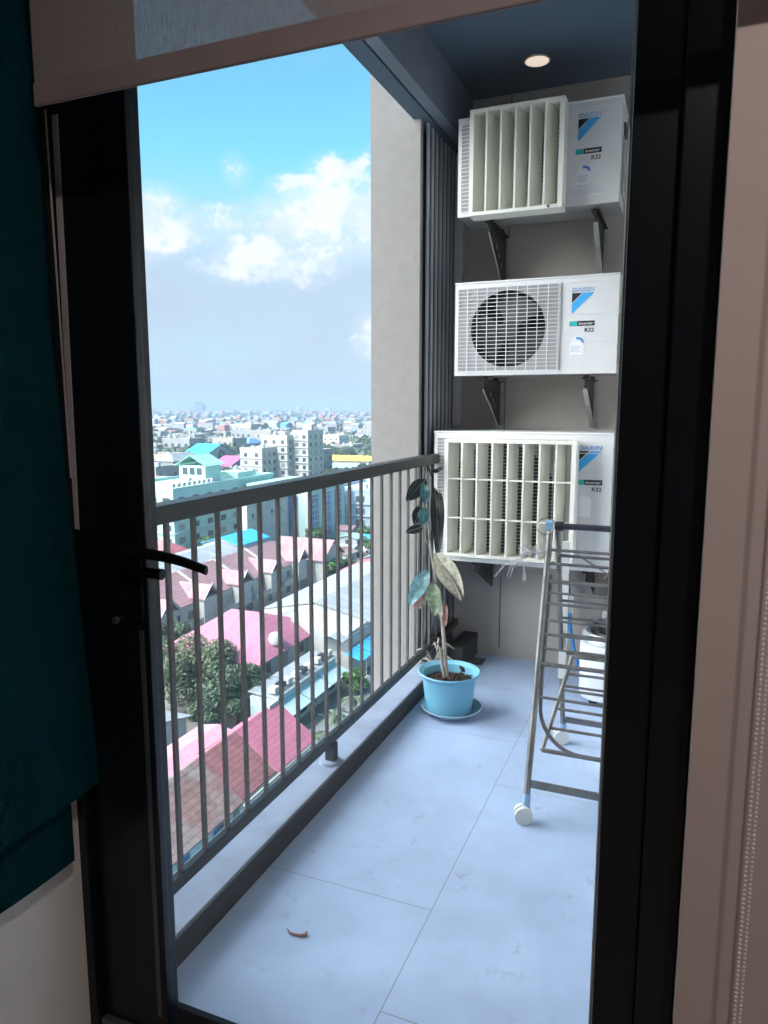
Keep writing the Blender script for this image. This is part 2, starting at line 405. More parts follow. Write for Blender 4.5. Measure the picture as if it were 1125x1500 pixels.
box('outer_strip', (-1.345, 1.36, 2.935), (-1.262, YW+0.25, 3.198), m_ceil, bm_)
box('inner_strip', (-1.250, 1.36, 2.935), (-1.190, YW-0.002, 3.198), mat('beam_paint', (0.13, 0.165, 0.215), 0.7), bm_)
box('groove', (-1.262, 1.36, 2.955), (-1.250, YW-0.002, 3.198), mat('groove_shadow_gap', (0.03, 0.03, 0.035), 0.9), bm_)
struct(box('balcony_ceiling', (-1.345, 1.30, 3.2), (0.62, YW+0.25, 3.40), m_ceil))
dl = thing('ceiling_downlight', 'small round pale downlight recessed in the dark balcony ceiling', 'light', (-0.772, 3.869, 3.2))
MB().lathe((-0.772, 3.869, 3.2), [(0.062, -0.006), (0.066, -0.002), (0.066, -0.0005)], 32).build('trim_ring', mat('downlight_ring', (0.6, 0.5, 0.42), 0.4), dl)
MB().lathe((-0.772, 3.869, 3.1935), [(0.0, -0.002), (0.055, -0.0015), (0.058, 0.0)], 32).build('diffuser', mat('downlight_diffuser', (1.0, 0.80, 0.66), 0.5, emit=0.26, var=0.02), dl)

# back wall with panel joints ------------------------------------------
bw = thing('panelled_wall', 'grey panelled wall carrying three air conditioner units', 'wall', (-0.4, YW, 0))
m_gap = mat('panel_gap', (0.05, 0.05, 0.05), 0.9)
xs = [-1.285, -0.973, -0.285, 0.62]
for a, c in zip(xs[:-1], xs[1:]):
    box('wall_panel', (a+0.0035, YW, 0.05), (c-0.0035, YW+0.012, 3.198), m_wall, bw)
box('wall_base', (-1.285, YW, 0.0), (0.62, YW+0.0118, 0.05), m_wall, bw)
box('wall_core', (-1.285, YW+0.0125, -0.2), (0.62, YW+0.2, 3.198), m_gap, bw)
tag(box('balcony_side_wall', (0.62, 1.46, -0.2), (0.80, YW+0.2, 3.198), mat('white_side_wall', (.80, .79, .77), .8)), 'plain white side wall of the balcony behind the drying rack', 'wall')

# floor drain ----------------------------------------------------------
dr = thing('floor_drain', 'small square floor drain in the far balcony corner', 'drain', (-1.09, 4.06, 0.0))
m_steel = mat('dull_steel', (0.33, 0.33, 0.33), 0.35, 0.8, 0.2, 20)
plate([(-.062, -.055), (.062, -.055), (.062, .055), (-.062, .055)], [circle(0, 0, .040)], .003, lambda a, c, d: Vector((-1.09+a, 4.06+c, .0028+d))).build('frame', mat('drain_frame', (.16, .165, .17), .5, .5), dr)
plate(circle(0, 0, .038), [circle(.02*math.cos(i*PI/3), .02*math.sin(i*PI/3), .006, 10) for i in range(6)]+[circle(0, 0, .006, 10)], .002, lambda a, c, d: Vector((-1.09+a, 4.06+c, .0030+d))).build('strainer', m_steel, dr)

# ================================================================== AIR CONDITIONERS
m_white = mat('white_unit_enamel', (0.72, 0.725, 0.72), 0.42, 0, 0.05, 3, dirt=0.14)
m_cream = mat('yellowed_cream_plastic', (0.78, 0.775, 0.70), 0.5, 0, 0.06, 4)
m_coil = mat('dark_coil_fins', (0.012, 0.011, 0.013), 0.6, 0, 0.3, 40)
m_fan = mat('dark_fan_plastic', (0.020, 0.018, 0.021), 0.45)
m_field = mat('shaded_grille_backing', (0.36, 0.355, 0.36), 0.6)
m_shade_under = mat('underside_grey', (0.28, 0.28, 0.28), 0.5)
m_black = mat('black_print', (0.012, 0.012, 0.016), 0.5)
m_lblue = mat('sky_blue_print', (0.05, 0.42, 0.86), 0.5, 0, 0.03)
m_blue = mat('mid_blue_print', (0.06, 0.28, 0.68), 0.5, 0, 0.03)
m_teal = mat('teal_print', (0.02, 0.42, 0.42), 0.5, 0, 0.03)
m_paper = mat('white_label_paper', (0.82, 0.84, 0.86), 0.6, 0, 0.03)
m_brk = mat('weathered_steel_bracket', (0.035, 0.035, 0.037), 0.5, 0.2, 0.3, 14)
m_brk_edge = mat('pale_bracket_edge', (0.42, 0.42, 0.42), 0.45, 0.3, 0.25, 14)

def ac_unit(label, X0, X1, Z0, Z1, Yf, D, gx1, logo_x, s, deflector=None, arc=True, grille_top=None):
    t = thing('air_conditioner_unit', label, 'air conditioner', ((X0+X1)/2, Yf+D/2, Z0))
    g0, g1 = X0+0.018, gx1                       # the grille field
    z0, z1 = Z0+0.022, Z1-0.030
    fc = ((g0+g1)/2+0.002, (z0+z1)/2); fr = min(g1-g0, z1-z0)*0.46
    cs = MB()
    cs.box((X0, Yf+0.006, Z0+0.004), (X0+0.004, Yf+D, Z1-0.006)); cs.box((X1-0.004, Yf+0.006, Z0+0.004), (X1, Yf+D, Z1-0.006))
    cs.box((X0+0.004, Yf+D-0.004, Z0+0.004), (X1-0.004, Yf+D, Z1-0.006))
    cs.build('casing', m_white, t)
    MB().box((X0-0.003, Yf-0.004, Z1-0.0058), (X1+0.003, Yf+D+0.003, Z1+0.004), 0.004).build('top_cover', m_white, t)
    MB().box((X0+0.002, Yf+0.008, Z0), (X1-0.002, Yf+D-0.002, Z0+0.0038)).build('base_pan', m_shade_under, t)
    fp = plate([(X0, Z0), (X1, Z0), (X1, Z1-0.006), (X0, Z1-0.006)], [circle(fc[0], fc[1], fr, 48)], 0.006, lambda a, c, d: Vector((a, Yf+0.003+d, c)))
    for q in (0.10, 0.34, 0.62, 0.86, 0.94):     # pressed lines of the service side
        zz = Z0+(Z1-Z0)*q
        fp.box((g1+0.02, Yf-0.0022, zz-0.0022), (X1-0.02, Yf-0.0001, zz+0.0022))
    fp.box((g1+0.004, Yf-0.006, z0), (g1+0.010, Yf-0.0001, z1+0.004))
    fp.build('front_panel', m_white, t)
    sh = MB()
    n = 40
    vs = [(fc[0]+rr*math.cos(2*PI*i/n), y, fc[1]+rr*math.sin(2*PI*i/n)) for (y, rr) in ((Yf+0.0065, fr*1.0), (Yf+0.09, fr*0.97)) for i in range(n)]
    sh.add(vs, [(i, n+i, n+(i+1) % n, (i+1) % n) for i in range(n)]); sh.sm = True
    sh.build('fan_shroud', m_fan, t)
    MB().box((X0+0.006, Yf+D*0.62, Z0+0.01), (g1+0.02, Yf+D*0.62+0.01, Z1-0.01)).build('coil', m_coil, t)
    fan = MB().disc_y((fc[0], fc[1]), fr*0.26, Yf+0.035, Yf+0.09, 24)
    for kb in range(3):
        a0 = kb*2*PI/3+0.5; vs = []; fs = []
        for i in range(9):
            a = a0+i*0.20
            for rr in (0.24, 0.55, 0.93):
                vs.append((fc[0]+fr*rr*math.cos(a), Yf+0.045+0.035*i/8*(0.6+0.4*rr), fc[1]+fr*rr*math.sin(a)))
        for i in range(8):
            for q in range(2):
                fs.append((i*3+q, i*3+q+1, i*3+q+4, i*3+q+3))
        fan.add(vs, fs)
    fan.build('fan', mat('grey_fan_blade', (0.045, 0.042, 0.048), 0.45), t)
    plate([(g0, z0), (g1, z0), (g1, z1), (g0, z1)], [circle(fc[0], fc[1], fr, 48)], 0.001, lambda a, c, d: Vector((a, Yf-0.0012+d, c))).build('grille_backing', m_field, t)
    wr = MB()
    nz = int((z1-z0)/0.0182); nx = 10
    for i in range(nz+1):
        zz = z0+(z1-z0)*i/nz; wr.box((g0, Yf-0.020, zz-0.0012), (g1, Yf-0.0165, zz+0.0012))
    for i in range(nx+1):
        xx = g0+(g1-g0)*i/nx; wr.box((xx-0.0016, Yf-0.0164, z0), (xx+0.0016, Yf-0.0125, z1))
    wr.build('grille', m_white, t)
    # lettering and marks
    lx, lz = logo_x, Z1-0.075*s
    P = lambda ox, oz: (lambda a, c, d: Vector((ox+a, Yf-0.0012-d, oz+c)))
    text_mb('DAIKIN', 0.019*s, 0.106*s, P(lx, lz), 0.1, 0.012).build('brand_lettering', m_blue, t)
    def flat(name, pts, m):
        nn = len(pts)
        MB().add([(lx+a*s, Yf-0.0004, lz+c*s) for a, c in pts]+[(lx+a*s, Yf-0.0014, lz+c*s) for a, c in pts],
                 [tuple(range(nn, 2*nn)), tuple(range(nn-1, -1, -1))]+[(i, (i+1) % nn, nn+(i+1) % nn, nn+i) for i in range(nn)]).build(name, m, t)
    flat('logo_black_corner', [(0.0, -0.006), (0.0, -0.052), (0.048, -0.006)], m_black)
    flat('logo_blue_band', [(0.0, -0.058), (0.0, -0.108), (0.104, -0.006), (0.054, -0.006)], m_lblue)
    flat('name_strip_end', [(-0.008, -0.140), (-0.008, -0.164), (0.030, -0.164), (0.030, -0.140)], m_teal)
    flat('name_strip', [(0.0302, -0.140), (0.0302, -0.164), (0.112, -0.164), (0.112, -0.140)], m_black)
    text_mb('Inverter', 0.013*s, 0.070*s, (lambda a, c, d: Vector((lx+0.036*s+a, Yf-0.0024-d, lz-0.1585*s+c))), 0.25, 0.01).build('inverter_lettering', m_paper, t)
    text_mb('R32', 0.020*s, 0.044*s, P(lx+0.066*s, lz-0.194*s), 0, 0.02).build('refrigerant_lettering', m_black, t)
    ez = lz-0.315*s
    lab = [(-0.006, 0), (0.064, 0), (0.066, 0.062)]+[(0.032+0.034*math.cos(a), 0.066+0.036*math.sin(a)) for a in [i*PI/10 for i in range(1, 10)]]+[(-0.004, 0.062)]
    lab = [(a, c+(ez-lz)/s) for a, c in lab]
    flat('energy_label', lab, m_paper)
    if arc:
        ar = [(0.036+0.030*math.cos(a), 0.068+0.030*math.sin(a)) for a in [0.15+i*0.2 for i in range(10)]]+[(0.036+0.019*math.cos(a), 0.068+0.019*math.sin(a)) for a in [0.15+i*0.2 for i in range(9, -1, -1)]]
        mb = MB(); pts = [(lx+a*s, lz+(c+(ez-lz)/s)*s) for a, c in ar]; nn = len(pts)
        mb.add([(a, Yf-0.0022, c) for a, c in pts], [(i, i+1, nn-2-i, nn-1-i) for i in range(nn//2-1)])
        mb.build('label_arc', m_blue, t)
        ln = MB()
        for q, ww in ((0.050, .05), (0.040, .04), (0.030, .046), (0.006, .058)):
            ln.box((lx+0.002*s, Yf-0.0021, ez+q*s), (lx+0.002*s+ww*s, Yf-0.0016, ez+q*s+0.0022*s))
        ln.build('label_print', mat('grey_blue_print', (0.25, 0.35, 0.45), 0.6), t)
    # service cover with pipes on the right side
    sv = MB().box((X1, Yf+0.06, Z0+0.05), (X1+0.014, Yf+D-0.03, Z0+(Z1-Z0)*0.62), 0.004)
    sv.build('service_cover', mat('service_cover_grey', (0.40, 0.40, 0.40), 0.5), t)
    MB().box((X1, Yf+0.10, Z0+(Z1-Z0)*0.70), (X1+0.010, Yf+D-0.09, Z0+(Z1-Z0)*0.82), 0.003).build('side_handle', mat('handle_dark', (0.08, 0.08, 0.08), 0.5), t)
    if deflector:
        dx0, dx1, dz0, dz1, depth, nb, rows, slant = deflector
        df_ = MB(); y0, y1 = Yf-depth, Yf-0.015
        th = 0.006
        df_.box((dx0, y0, dz0), (dx1, y1, dz0+0.016)); df_.box((dx0, y0, dz1-0.016), (dx1, y1, dz1))
        df_.box((dx1-0.022, y0, dz0+0.016), (dx1, y1, dz1-0.016)); df_.box((dx0, y0, dz0+0.016), (dx0+0.020, y1, dz1-0.016))
        d = df_.build('air_deflector', m_cream, t)
        bl = MB(); wbay = (dx1-dx0-0.03)/nb
        for i in range(nb):
            fx = dx0+0.012+wbay*i
            bl.obox((fx+slant/2+0.003, (y0+y1)/2, (dz0+dz1)/2), (0.0028, 0.0, 0), (slant/2, (y1-y0)/2-0.002, 0), (0, 0, (dz1-dz0)/2-0.0165))
            if i: bl.box((fx-0.003, y0-0.0015, dz0+0.0162), (fx+0.006, y0+0.012, dz1-0.0162))
        bl.build('blade', m_cream, d)
        if rows > 1:
            rb = MB()
            for i in range(1, rows):
                zz = dz0+(dz1-dz0)*i/rows; rb.box((dx0+0.0202, y0+0.004, zz-0.0035), (dx1-0.0222, y0+0.03, zz+0.0035))
            rb.build('crossbar', m_cream, d)
        MB().disc_y((dx0+(dx1-dx0)*0.86, dz0+0.008), 0.006, y0-0.003, y0+0.01, 10).build('clip_screw', m_brk, d)
    return t
def bracket(label, X, Ztop, Ylen, zdrop, fw=0.012):
    t = thing('wall_bracket', label, 'bracket', (X, YW, Ztop), 'steel brackets under the air conditioner units')
    y0 = YW-Ylen
    out = [(y0+0.015, Ztop-0.004), (YW-0.006, Ztop-0.004), (YW-0.006, Ztop-zdrop), (YW-0.03, Ztop-zdrop), (y0+0.015, Ztop-0.05)]
    dx, dz = (YW-0.03)-(y0+0.015), -(zdrop-0.05)
    hl = [circle(y0+0.015+dx*q+0.052, Ztop-0.05+dz*q+0.046, 0.019, 14) for q in (0.34, 0.50, 0.66)]
    plate(out, hl, 0.004, lambda a, c, d: Vector((X+d, a, c))).build('web_plate', m_brk, t)
    MB().box((X-0.020, y0, Ztop-0.0035), (X+0.020, YW-0.003, Ztop)).build('arm', m_brk, t)
    MB().box((X-0.022, YW-0.0055, Ztop-zdrop-0.03), (X+0.022, YW-0.0005, Ztop-0.004)).build('wall_plate', m_brk_edge, t)
    MB().obox(((X), (y0+0.015+YW-0.03)/2, Ztop-0.05+dz/2-0.003), (fw, 0, 0), (0, dx/2, dz/2), (0, 0.0015, 0.0020)).build('flange', m_brk_edge, t)
    for q in (0.06, Ylen-0.12):
        MB().lathe((X, y0+q, Ztop+0.0002), [(0.016, 0), (0.016, 0.016), (0.010, 0.018)], 12).build('rubber_pad', m_fan, t)
    return t

ac_unit('top small air conditioner unit whose fan sits behind a plain cream louvre', -1.137, -0.345, 2.465, 2.935, 3.757, 0.28, -0.62, -0.545, 1.0,
        (-1.043, -0.590, 2.435, 2.925, 0.125, 6, 1, 0.034))
ac_unit('middle white air conditioner unit with open wire grille and visible round fan', -1.142, -0.325, 1.666, 2.136, 3.757, 0.28, -0.608, -0.546, 1.0)
ac_unit('bottom large air conditioner unit behind a cream louvre of three rows', -1.242, -0.318, 0.675, 1.372, 3.735, 0.33, -0.535, -0.483, 1.07,
        (-1.145, -0.478, 0.726, 1.338, 0.125, 8, 3, 0.028), arc=False)
bracket('left bracket under the top air conditioner, full triangle with holes', -0.985, 2.446, 0.41, 0.30, fw=0.003)
bracket('right bracket under the top air conditioner, seen nearly edge on', -0.455, 2.446, 0.41, 0.30)
bracket('left bracket under the middle air conditioner with open fan', -1.0, 1.647, 0.41, 0.25, fw=0.003)
bracket('right bracket under the middle air conditioner with open fan', -0.475, 1.647, 0.41, 0.25)
bracket('left bracket under the bottom air conditioner, mostly hidden behind the plant', -1.02, 0.656, 0.43, 0.22, fw=0.003)
bracket('right bracket under the bottom air conditioner, above the washing machine', -0.43, 0.656, 0.43, 0.22)
m_glare = mat('pale_wall_glare', (0.55, 0.55, 0.54), 0.5)
tag(MB().box((-1.275, YW-0.05, 1.40), (-1.225, YW-0.001, 2.9), 0.004).build('glare_strip', m_glare), 'pale upright strip painted as glare on the wall beside the louvre fins', 'glare strip')  # pale strip put in for the glare at the wall's left edge

# ================================================================== POT PLANT
PY = 3.30
pc = (-1.012, 3.31)
def lathe_obj(name, prof, m, parent, c): return MB().lathe((c[0], c[1], 0), prof, 48).build(name, m, parent)
m_pot = mat('light_blue_plastic', (0.17, 0.44, 0.59), 0.42, 0, 0.05, 8, dirt=0.12)
m_sau = mat('blue_grey_saucer', (0.22, 0.36, 0.46), 0.5, 0, 0.12, 14, dirt=0.3)
tag(MB().lathe((pc[0]+0.018, pc[1]-0.01, 0.0), [(0.105, 0.001), (0.138, 0.030), (0.150, 0.036), (0.146, 0.042), (0.130, 0.034), (0.104, 0.010), (0.0, 0.0095)], 48).build('plant_saucer', m_sau), 'blue grey saucer on the tiles under the blue plant pot', 'saucer')
pt = thing('plant_pot', 'light blue plastic flower pot with a flared rim standing in a saucer', 'pot', (pc[0], pc[1], 0.012))
lathe_obj('pot_body', [(0.104, 0.012), (0.113, 0.020), (0.133, 0.180), (0.138, 0.192), (0.150, 0.200), (0.154, 0.210), (0.150, 0.214), (0.128, 0.200), (0.120, 0.150), (0.118, 0.12)], m_pot, pt, pc)
sb = bmesh.new(); bmesh.ops.create_grid(sb, x_segments=28, y_segments=28, size=0.12)
soil = MB(); rnd = random.Random(3)
for vv in sb.verts:
    vv.co.z = 0.157+rnd.uniform(-0.006, 0.010)
soil.add([(pc[0]+vv.co.x*min(1, .121/max(vv.co.xy.length, 1e-5)), pc[1]+vv.co.y*min(1, .121/max(vv.co.xy.length, 1e-5)), vv.co.z) for vv in sb.verts], [tuple(q.index for q in f.verts) for f in sb.faces]); sb.free()
for i in range(90):
    a = rnd.uniform(0, 2*PI); rr = 0.11*math.sqrt(rnd.random()); q = rnd.uniform(.004, .010)
    c = Vector((pc[0]+rr*math.cos(a), pc[1]+rr*math.sin(a), 0.165)); e = Vector((rnd.uniform(-1, 1), rnd.uniform(-1, 1), rnd.uniform(-.4, .4))).normalized()
    soil.obox(c, e*q*1.8, e.orthogonal().normalized()*q*.6, e.cross(e.orthogonal()).normalized()*q*.4)
soil.build('soil', mat('bark_soil', (0.050, 0.036, 0.030), 0.95, 0, 0.6, 60), pt)

pl = thing('rubber_plant', 'leggy variegated rubber plant with drooping leaves in the blue pot', 'plant', (pc[0], pc[1], 0.16))
m_stem = mat('woody_stem', (0.30, 0.27, 0.24), 0.8, 0, 0.3, 40)
stemp = [ony(x, y, PY+dy) for x, y, dy in ((654, 990, 0), (652, 960, 0), (648, 910, 0), (643, 875, .01), (637, 840, .02), (631, 805, .02), (627, 765, .02), (625, 725, .02), (628, 690, .03))]
MB().tube(stemp, [.011, .011, .0095, .009, .0075, .0065, .0055, .0045, .003], 8).build('stem', m_stem, pl)
MB().tube([ony(x, y, PY+.03) for x, y in ((650, 920), (644, 868), (640, 835), (634, 812), (624, 790), (622, 760))], [.006, .006, .005, .0045, .004, .003], 8).build('stem', m_stem, pl)
MB().tube([ony(x, y, PY-.01) for x, y in ((651, 992), (647, 972), (645, 952), (640, 940))], [.008, .007, .006, .004], 8).build('stem', m_stem, pl)
def leaf(base, tip, width, mat1, fold=0.3, face=None, droop=0.06, dyb=0.0, dyt=0.0, parent=pl, name='leaf'):
    b, t_ = ony(base[0], base[1], PY+dyb), ony(tip[0], tip[1], PY+dyt)
    ax = t_-b; ln = ax.length; ax.normalize()
    view = ((b+t_)/2-CAM).normalized()
    if face is not None: view = Vector(face).normalized()
    side = ax.cross(view).normalized(); nrm = side.cross(ax).normalized()
    n = 12; vs = []
    for i in range(n+1):
        q = i/n
        w = width*0.5*(math.sin(PI*q**0.85))**0.75 if 0 < q < 1 else 0.0008
        c = b+ax*ln*q - nrm*0+Vector((0, 0, -droop*ln*q*q))
        for sgn, k_ in ((-1, 1), (-.5, .45), (0, 0), (.5, .45), (1, 1)):
            vs.append(c+side*w*sgn*(1-0.15*abs(fold))+nrm*(abs(sgn)*w*fold)*(-1)+nrm*0.003*math.sin(9*q+sgn*2))
    fs = [(i*5+j, i*5+j+1, (i+1)*5+j+1, (i+1)*5+j) for i in range(n) for j in range(4)]
    mb = MB().add(vs, fs); mb.sm = True
    o = mb.build(name, mat1, parent)
    if width > .04: MB().tube([vs[i*5+2]-nrm*.0012 for i in range(n+1)], [.0016*(1-.7*i/n) for i in range(n+1)], 5).build('midrib', m_rib, o)
    return o
m_rib = mat('pale_leaf_rib', (.30, .32, .24), .6)
lm = lambda n, c, g=.35: leafmat(n, c, .5, 45, g, .18)
LD, LT, LP, LG, LK, LB = lm('leaf_dark_green', (.016, .026, .028), .45), lm('leaf_teal_green', (.05, .15, .17)), lm('leaf_cream_green', (.46, .45, .34), .5), lm('leaf_mid_green', (.20, .28, .18), .5), lm('leaf_pink', (.46, .24, .22), .5), lm('leaf_pale_blue_green', (.20, .40, .44))
leaf((624, 702), (595, 732), .078, LD, .25, dyb=.0, dyt=-.05)
leaf((622, 706), (623, 738), .050, LT, .2, dyb=.0, dyt=-.07)
leaf((617, 741), (607, 768), .060, LD, .2, dyt=-.04)
leaf((623, 743), (618, 770), .052, LT, .15, dyb=-.02, dyt=-.08)
leaf((620, 772), (594, 778), .046, LD, .2, dyt=-.03)
leaf((637, 714), (644, 805), .066, LD, .35, dyb=.03, dyt=-.02)
leaf((645, 720), (640, 812), .056, LD, .3, dyb=.06, dyt=.03)
leaf((632, 693), (650, 684), .022, LD, .2)
leaf((628, 686), (634, 700), .014, LD, .2)
leaf((637, 810), (679, 872), .110, LP, .45, dyb=-.01, dyt=-.07)
leaf((636, 826), (676, 876), .058, mat('leaf_grey_underside', (.22, .20, .17), .7), .3, dyb=-.03, dyt=-.085)
leaf((627, 834), (599, 884), .082, LB, .35, dyb=-.02, dyt=-.07)
leaf((628, 846), (606, 890), .050, LK, .3, dyb=0, dyt=-.05)
leaf((630, 850), (614, 890), .045, LP, .3, dyb=.01, dyt=-.03)
leaf((634, 854), (637, 900), .074, LG, .25, dyb=-.03, dyt=-.10)
leaf((640, 868), (646, 905), .040, LP, .2, dyb=.02, dyt=-.02)
leaf((650, 882), (652, 916), .040, LK, .3, dyb=.02, dyt=-.01)
sp_ = thing('seedling', 'tiny dark seedling sprouting at the pot rim', 'seedling', ony(684, 992, 3.27))
leaf((681, 985), (673, 974), .022, LD, .2, dyb=-.03, dyt=-.03, parent=sp_)
MB().tube([ony(676, 992, 3.27), ony(684, 989, 3.27), ony(692, 990, 3.27)], .003, 6).build('stem', mat('dark_stem', (.03, .03, .03), .7), sp_)
wd = thing('dry_weed', 'pale dried weed tuft on the kerb behind the blue pot', 'weed', (-1.19, 3.62, 0.09))
rnd = random.Random(11); mw = mat('dry_straw', (.42, .39, .33), .9)
for i in range(16):
    a = rnd.uniform(0, 2*PI); h = rnd.uniform(.05, .15); e = rnd.uniform(.02, .07)
    p0 = Vector((-1.20+rnd.uniform(-.03, .03), 3.60+rnd.uniform(-.05, .05), .089))
    MB().tube([p0, p0+Vector((e*.4*math.cos(a), e*.4*math.sin(a), h*.7)), p0+Vector((e*math.cos(a), e*math.sin(a), h)), p0+Vector((e*1.6*math.cos(a), e*1.6*math.sin(a), h*.8))], [.004, .004, .006, .002], 5).build('dry_blade', mw, wd)

# ================================================================== DRYING RACK
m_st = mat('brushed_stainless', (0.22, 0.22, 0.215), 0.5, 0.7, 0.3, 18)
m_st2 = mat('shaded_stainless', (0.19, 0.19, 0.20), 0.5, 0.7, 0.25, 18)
m_plb = mat('pale_blue_plastic', (0.26, 0.42, 0.60), 0.45)
m_plw = mat('off_white_plastic', (0.70, 0.71, 0.68), 0.45)
m_navy = mat('dark_top_bar', (0.060, 0.062, 0.085), 0.35, 0.4)
RXL, RXR = -0.462, 0.36
YN, YF_, YT, ZT = 2.463, 3.20, 2.83, 1.045
rk = thing('drying_rack', 'folding stainless steel clothes drying rack on white casters', 'drying rack', ((RXL+RXR)/2, YT, 0))
def legp(f, near=True): z = f; y0 = YN if near else YF_; return y0+(YT-y0)*(z/ZT), z
for near in (True, False):
    for X in (RXL, RXR):
        Xf = X+(0.0 if near else 0.028)*(1 if X == RXL else -1)
        y0, z0 = legp(.085, near)
        y1, z1 = legp(ZT-.01, near)
        lg = MB().tube([(Xf, y0, z0), (Xf, y1, z1)], 0.0125 if near else 0.011, 10).build('leg', m_st, rk)
        y2, z2 = legp(.10, near); y3, z3 = legp(.055, near)
        MB().tube([(Xf, y2, z2), (Xf, y3, z3)], 0.0155, 10).build('foot_sleeve', m_plb, lg)
        cs = MB()
        cy, cx = y3-.012, Xf-.006
        for off in (-.020, .006):
            vs = [(cx+.033*math.cos(2*PI*q/24)*.92-(off+e)*.35, cy+off+e+.033*math.cos(2*PI*q/24)*.35, .034+.033*math.sin(2*PI*q/24)) for e in (0, .014) for q in range(24)]
            cs.add(vs, [tuple(range(24)), tuple(range(47, 23, -1))]+[(q, 24+q, 24+(q+1) % 24, (q+1) % 24) for q in range(24)])
        cs.box((cx-.004, cy-.012, .034), (cx+.012, cy+.02, .066))
        cs.build('caster', m_plw, rk)
MB().tube([(RXL, YT, ZT), (RXR, YT, ZT)], .0125, 12).build('top_bar', m_navy, rk)
for X in (RXL, RXR): MB().box((X-.018, YT-.020, ZT-.018), (X+.014, YT+.020, ZT+.020), .004).build('hinge_block', m_plb, rk)
MB().tube([(RXL+.05, YT, ZT), (RXL+.02, YT, ZT)], .018, 10).build('hinge_collar', m_black, rk)
for z, r_ in ((.955, .006), (.905, .006), (.84, .0085), (.80, .005), (.76, .006), (.70, .005), (.65, .006), (.60, .005), (.545, .0085), (.43, .006)):
    y, _ = legp(z); MB().tube([(RXL, y, z), (RXR, y, z)], r_, 8).build('rung', m_st, rk)
for z in (.92, .80, .72, .64, .56, .47, .30):
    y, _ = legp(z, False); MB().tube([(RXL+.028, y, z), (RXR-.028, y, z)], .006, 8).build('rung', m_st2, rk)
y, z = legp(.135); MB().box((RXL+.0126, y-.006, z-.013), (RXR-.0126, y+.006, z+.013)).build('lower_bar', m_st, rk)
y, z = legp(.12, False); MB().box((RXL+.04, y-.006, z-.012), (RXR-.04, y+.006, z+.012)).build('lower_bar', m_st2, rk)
# the U shaped swing frame hanging inside the near legs
up_ = []
for i in range(10):
    a = i/9*PI/2; up_.append((RXL+.018+.16*(1-math.cos(a)), 2.63-.02*math.sin(a)*0-.10*(1-math.cos(a))*0, .40-.155*math.sin(a)))
yl = lambda zz: legp(zz)[0]+.022
pts = [(RXL+.014, yl(.86), .86), (RXL+.014, yl(.5), .5)]+[(x, yl(zz), zz) for x, _, zz in up_]
pts += [(-x+RXL+RXR, yq, zz) for x, yq, zz in reversed(pts)]
MB().tube(pts, .0075, 8).build('swing_frame', m_st2, rk)
# tilted lower shelf between the two leaves
for X in (RXL+.05, RXR-.05):
    MB().tube([(X-.02, 2.62, .22), (X+.03, 3.0, .47)], .009, 8).build('shelf_side', m_st, rk)
for q in (0.0, .22, .42, .62, .80, 1.0):
    yy, zz = 2.62+.38*q, .22+.25*q
    MB().tube([(RXL+.03+.05*q, yy, zz), (RXR-.08+.05*q, yy, zz)], .0062 if 0 < q < 1 else .009, 8).build('shelf_rung', m_st, rk)
for X in (RXL+.035, RXR-.035):
    MB().box((X-.015, 3.02, .36), (X+.015, 3.035, .95)).build('fold_strut', m_plw if X < 0 else m_st2, rk)
MB().box((RXL+.06, 2.98, .66), (RXL+.075, 3.0, .74)).build('latch', m_plw, rk)

# wire ring and clip hanger hung on the rack
cl = thing('clip_hanger', 'tangled clear plastic clip hanger dangling from the rack corner', 'hanger', (RXL, YT-.03, ZT))
m_clear = leafmat('clear_plastic', (0.55, 0.57, 0.60), .1, 30, .15, 0)
for n_ in [q for q in m_clear.node_tree.nodes if q.type == 'BSDF_TRANSLUCENT']:
    tq = N('ShaderNodeBsdfTransparent', m_clear.node_tree); mq = n_.outputs[0].links[0].to_node; L(tq.outputs[0], mq.inputs[2], m_clear.node_tree); mq.inputs[0].default_value = .72
ringc = Vector((RXL-.012, YT-.045, ZT+.004))
MB().tube([ringc+Vector((.034*math.cos(2*PI*i/20), .012*math.sin(2*PI*i/20), .030*math.sin(2*PI*i/20))) for i in range(20)], .0025, 6, closed=True).build('ring', m_st, cl)
rnd = random.Random(5)
hub = Vector((RXL-.035, YT-.06, .945))
MB().tube([ringc+Vector((0, 0, -.03)), ringc+Vector((-.012, -.005, -.06)), hub+Vector((.03, 0, .02)), hub], .0028, 6).build('hook', m_clear, cl)
for i in range(5):
    e = hub+Vector((-.02-.018*i+rnd.uniform(-.01, .01), rnd.uniform(-.05, .05), rnd.uniform(-.05, .03)))
    MB().tube([hub, (hub+e)/2+Vector((0, 0, rnd.uniform(-.01, .025))), e], .003, 6).build('arm', m_clear, cl)
    c = MB()
    d = Vector((rnd.uniform(-.5, .5), rnd.uniform(-.3, .3), -1)).normalized()
    for sg in (-1, 1): c.obox(e+d*.024+Vector((.006*sg, 0, 0)), (.0022, 0, 0), (0, .006, 0), d*.024)
    c.build('clip', m_clear, cl)
MB().tube([hub+Vector((-.06, 0, -.01)), hub+Vector((-.12, -.01, -.05)), hub+Vector((-.165, -.01, -.105))], [.0025, .0035, .003], 6).build('strap', m_clear, cl)
MB().tube([hub+Vector((-.055, -.01, 0)), hub+Vector((-.05, -.01, -.06)), hub+Vector((-.047, -.01, -.11))], [.003, .004, .009], 6).build('strap', m_clear, cl)
hg = MB(); hp = [Vector((RXL+.03, YT-.05, .945)), Vector((RXL+.12, YT-.06, .945)), Vector((RXL+.19, YT-.06, .905)), Vector((RXL+.225, YT-.06, .885)), Vector((RXL+.215, YT-.06, .865)), Vector((RXL+.235, YT-.06, .860)), Vector((RXL+.24, YT-.06, .875))]
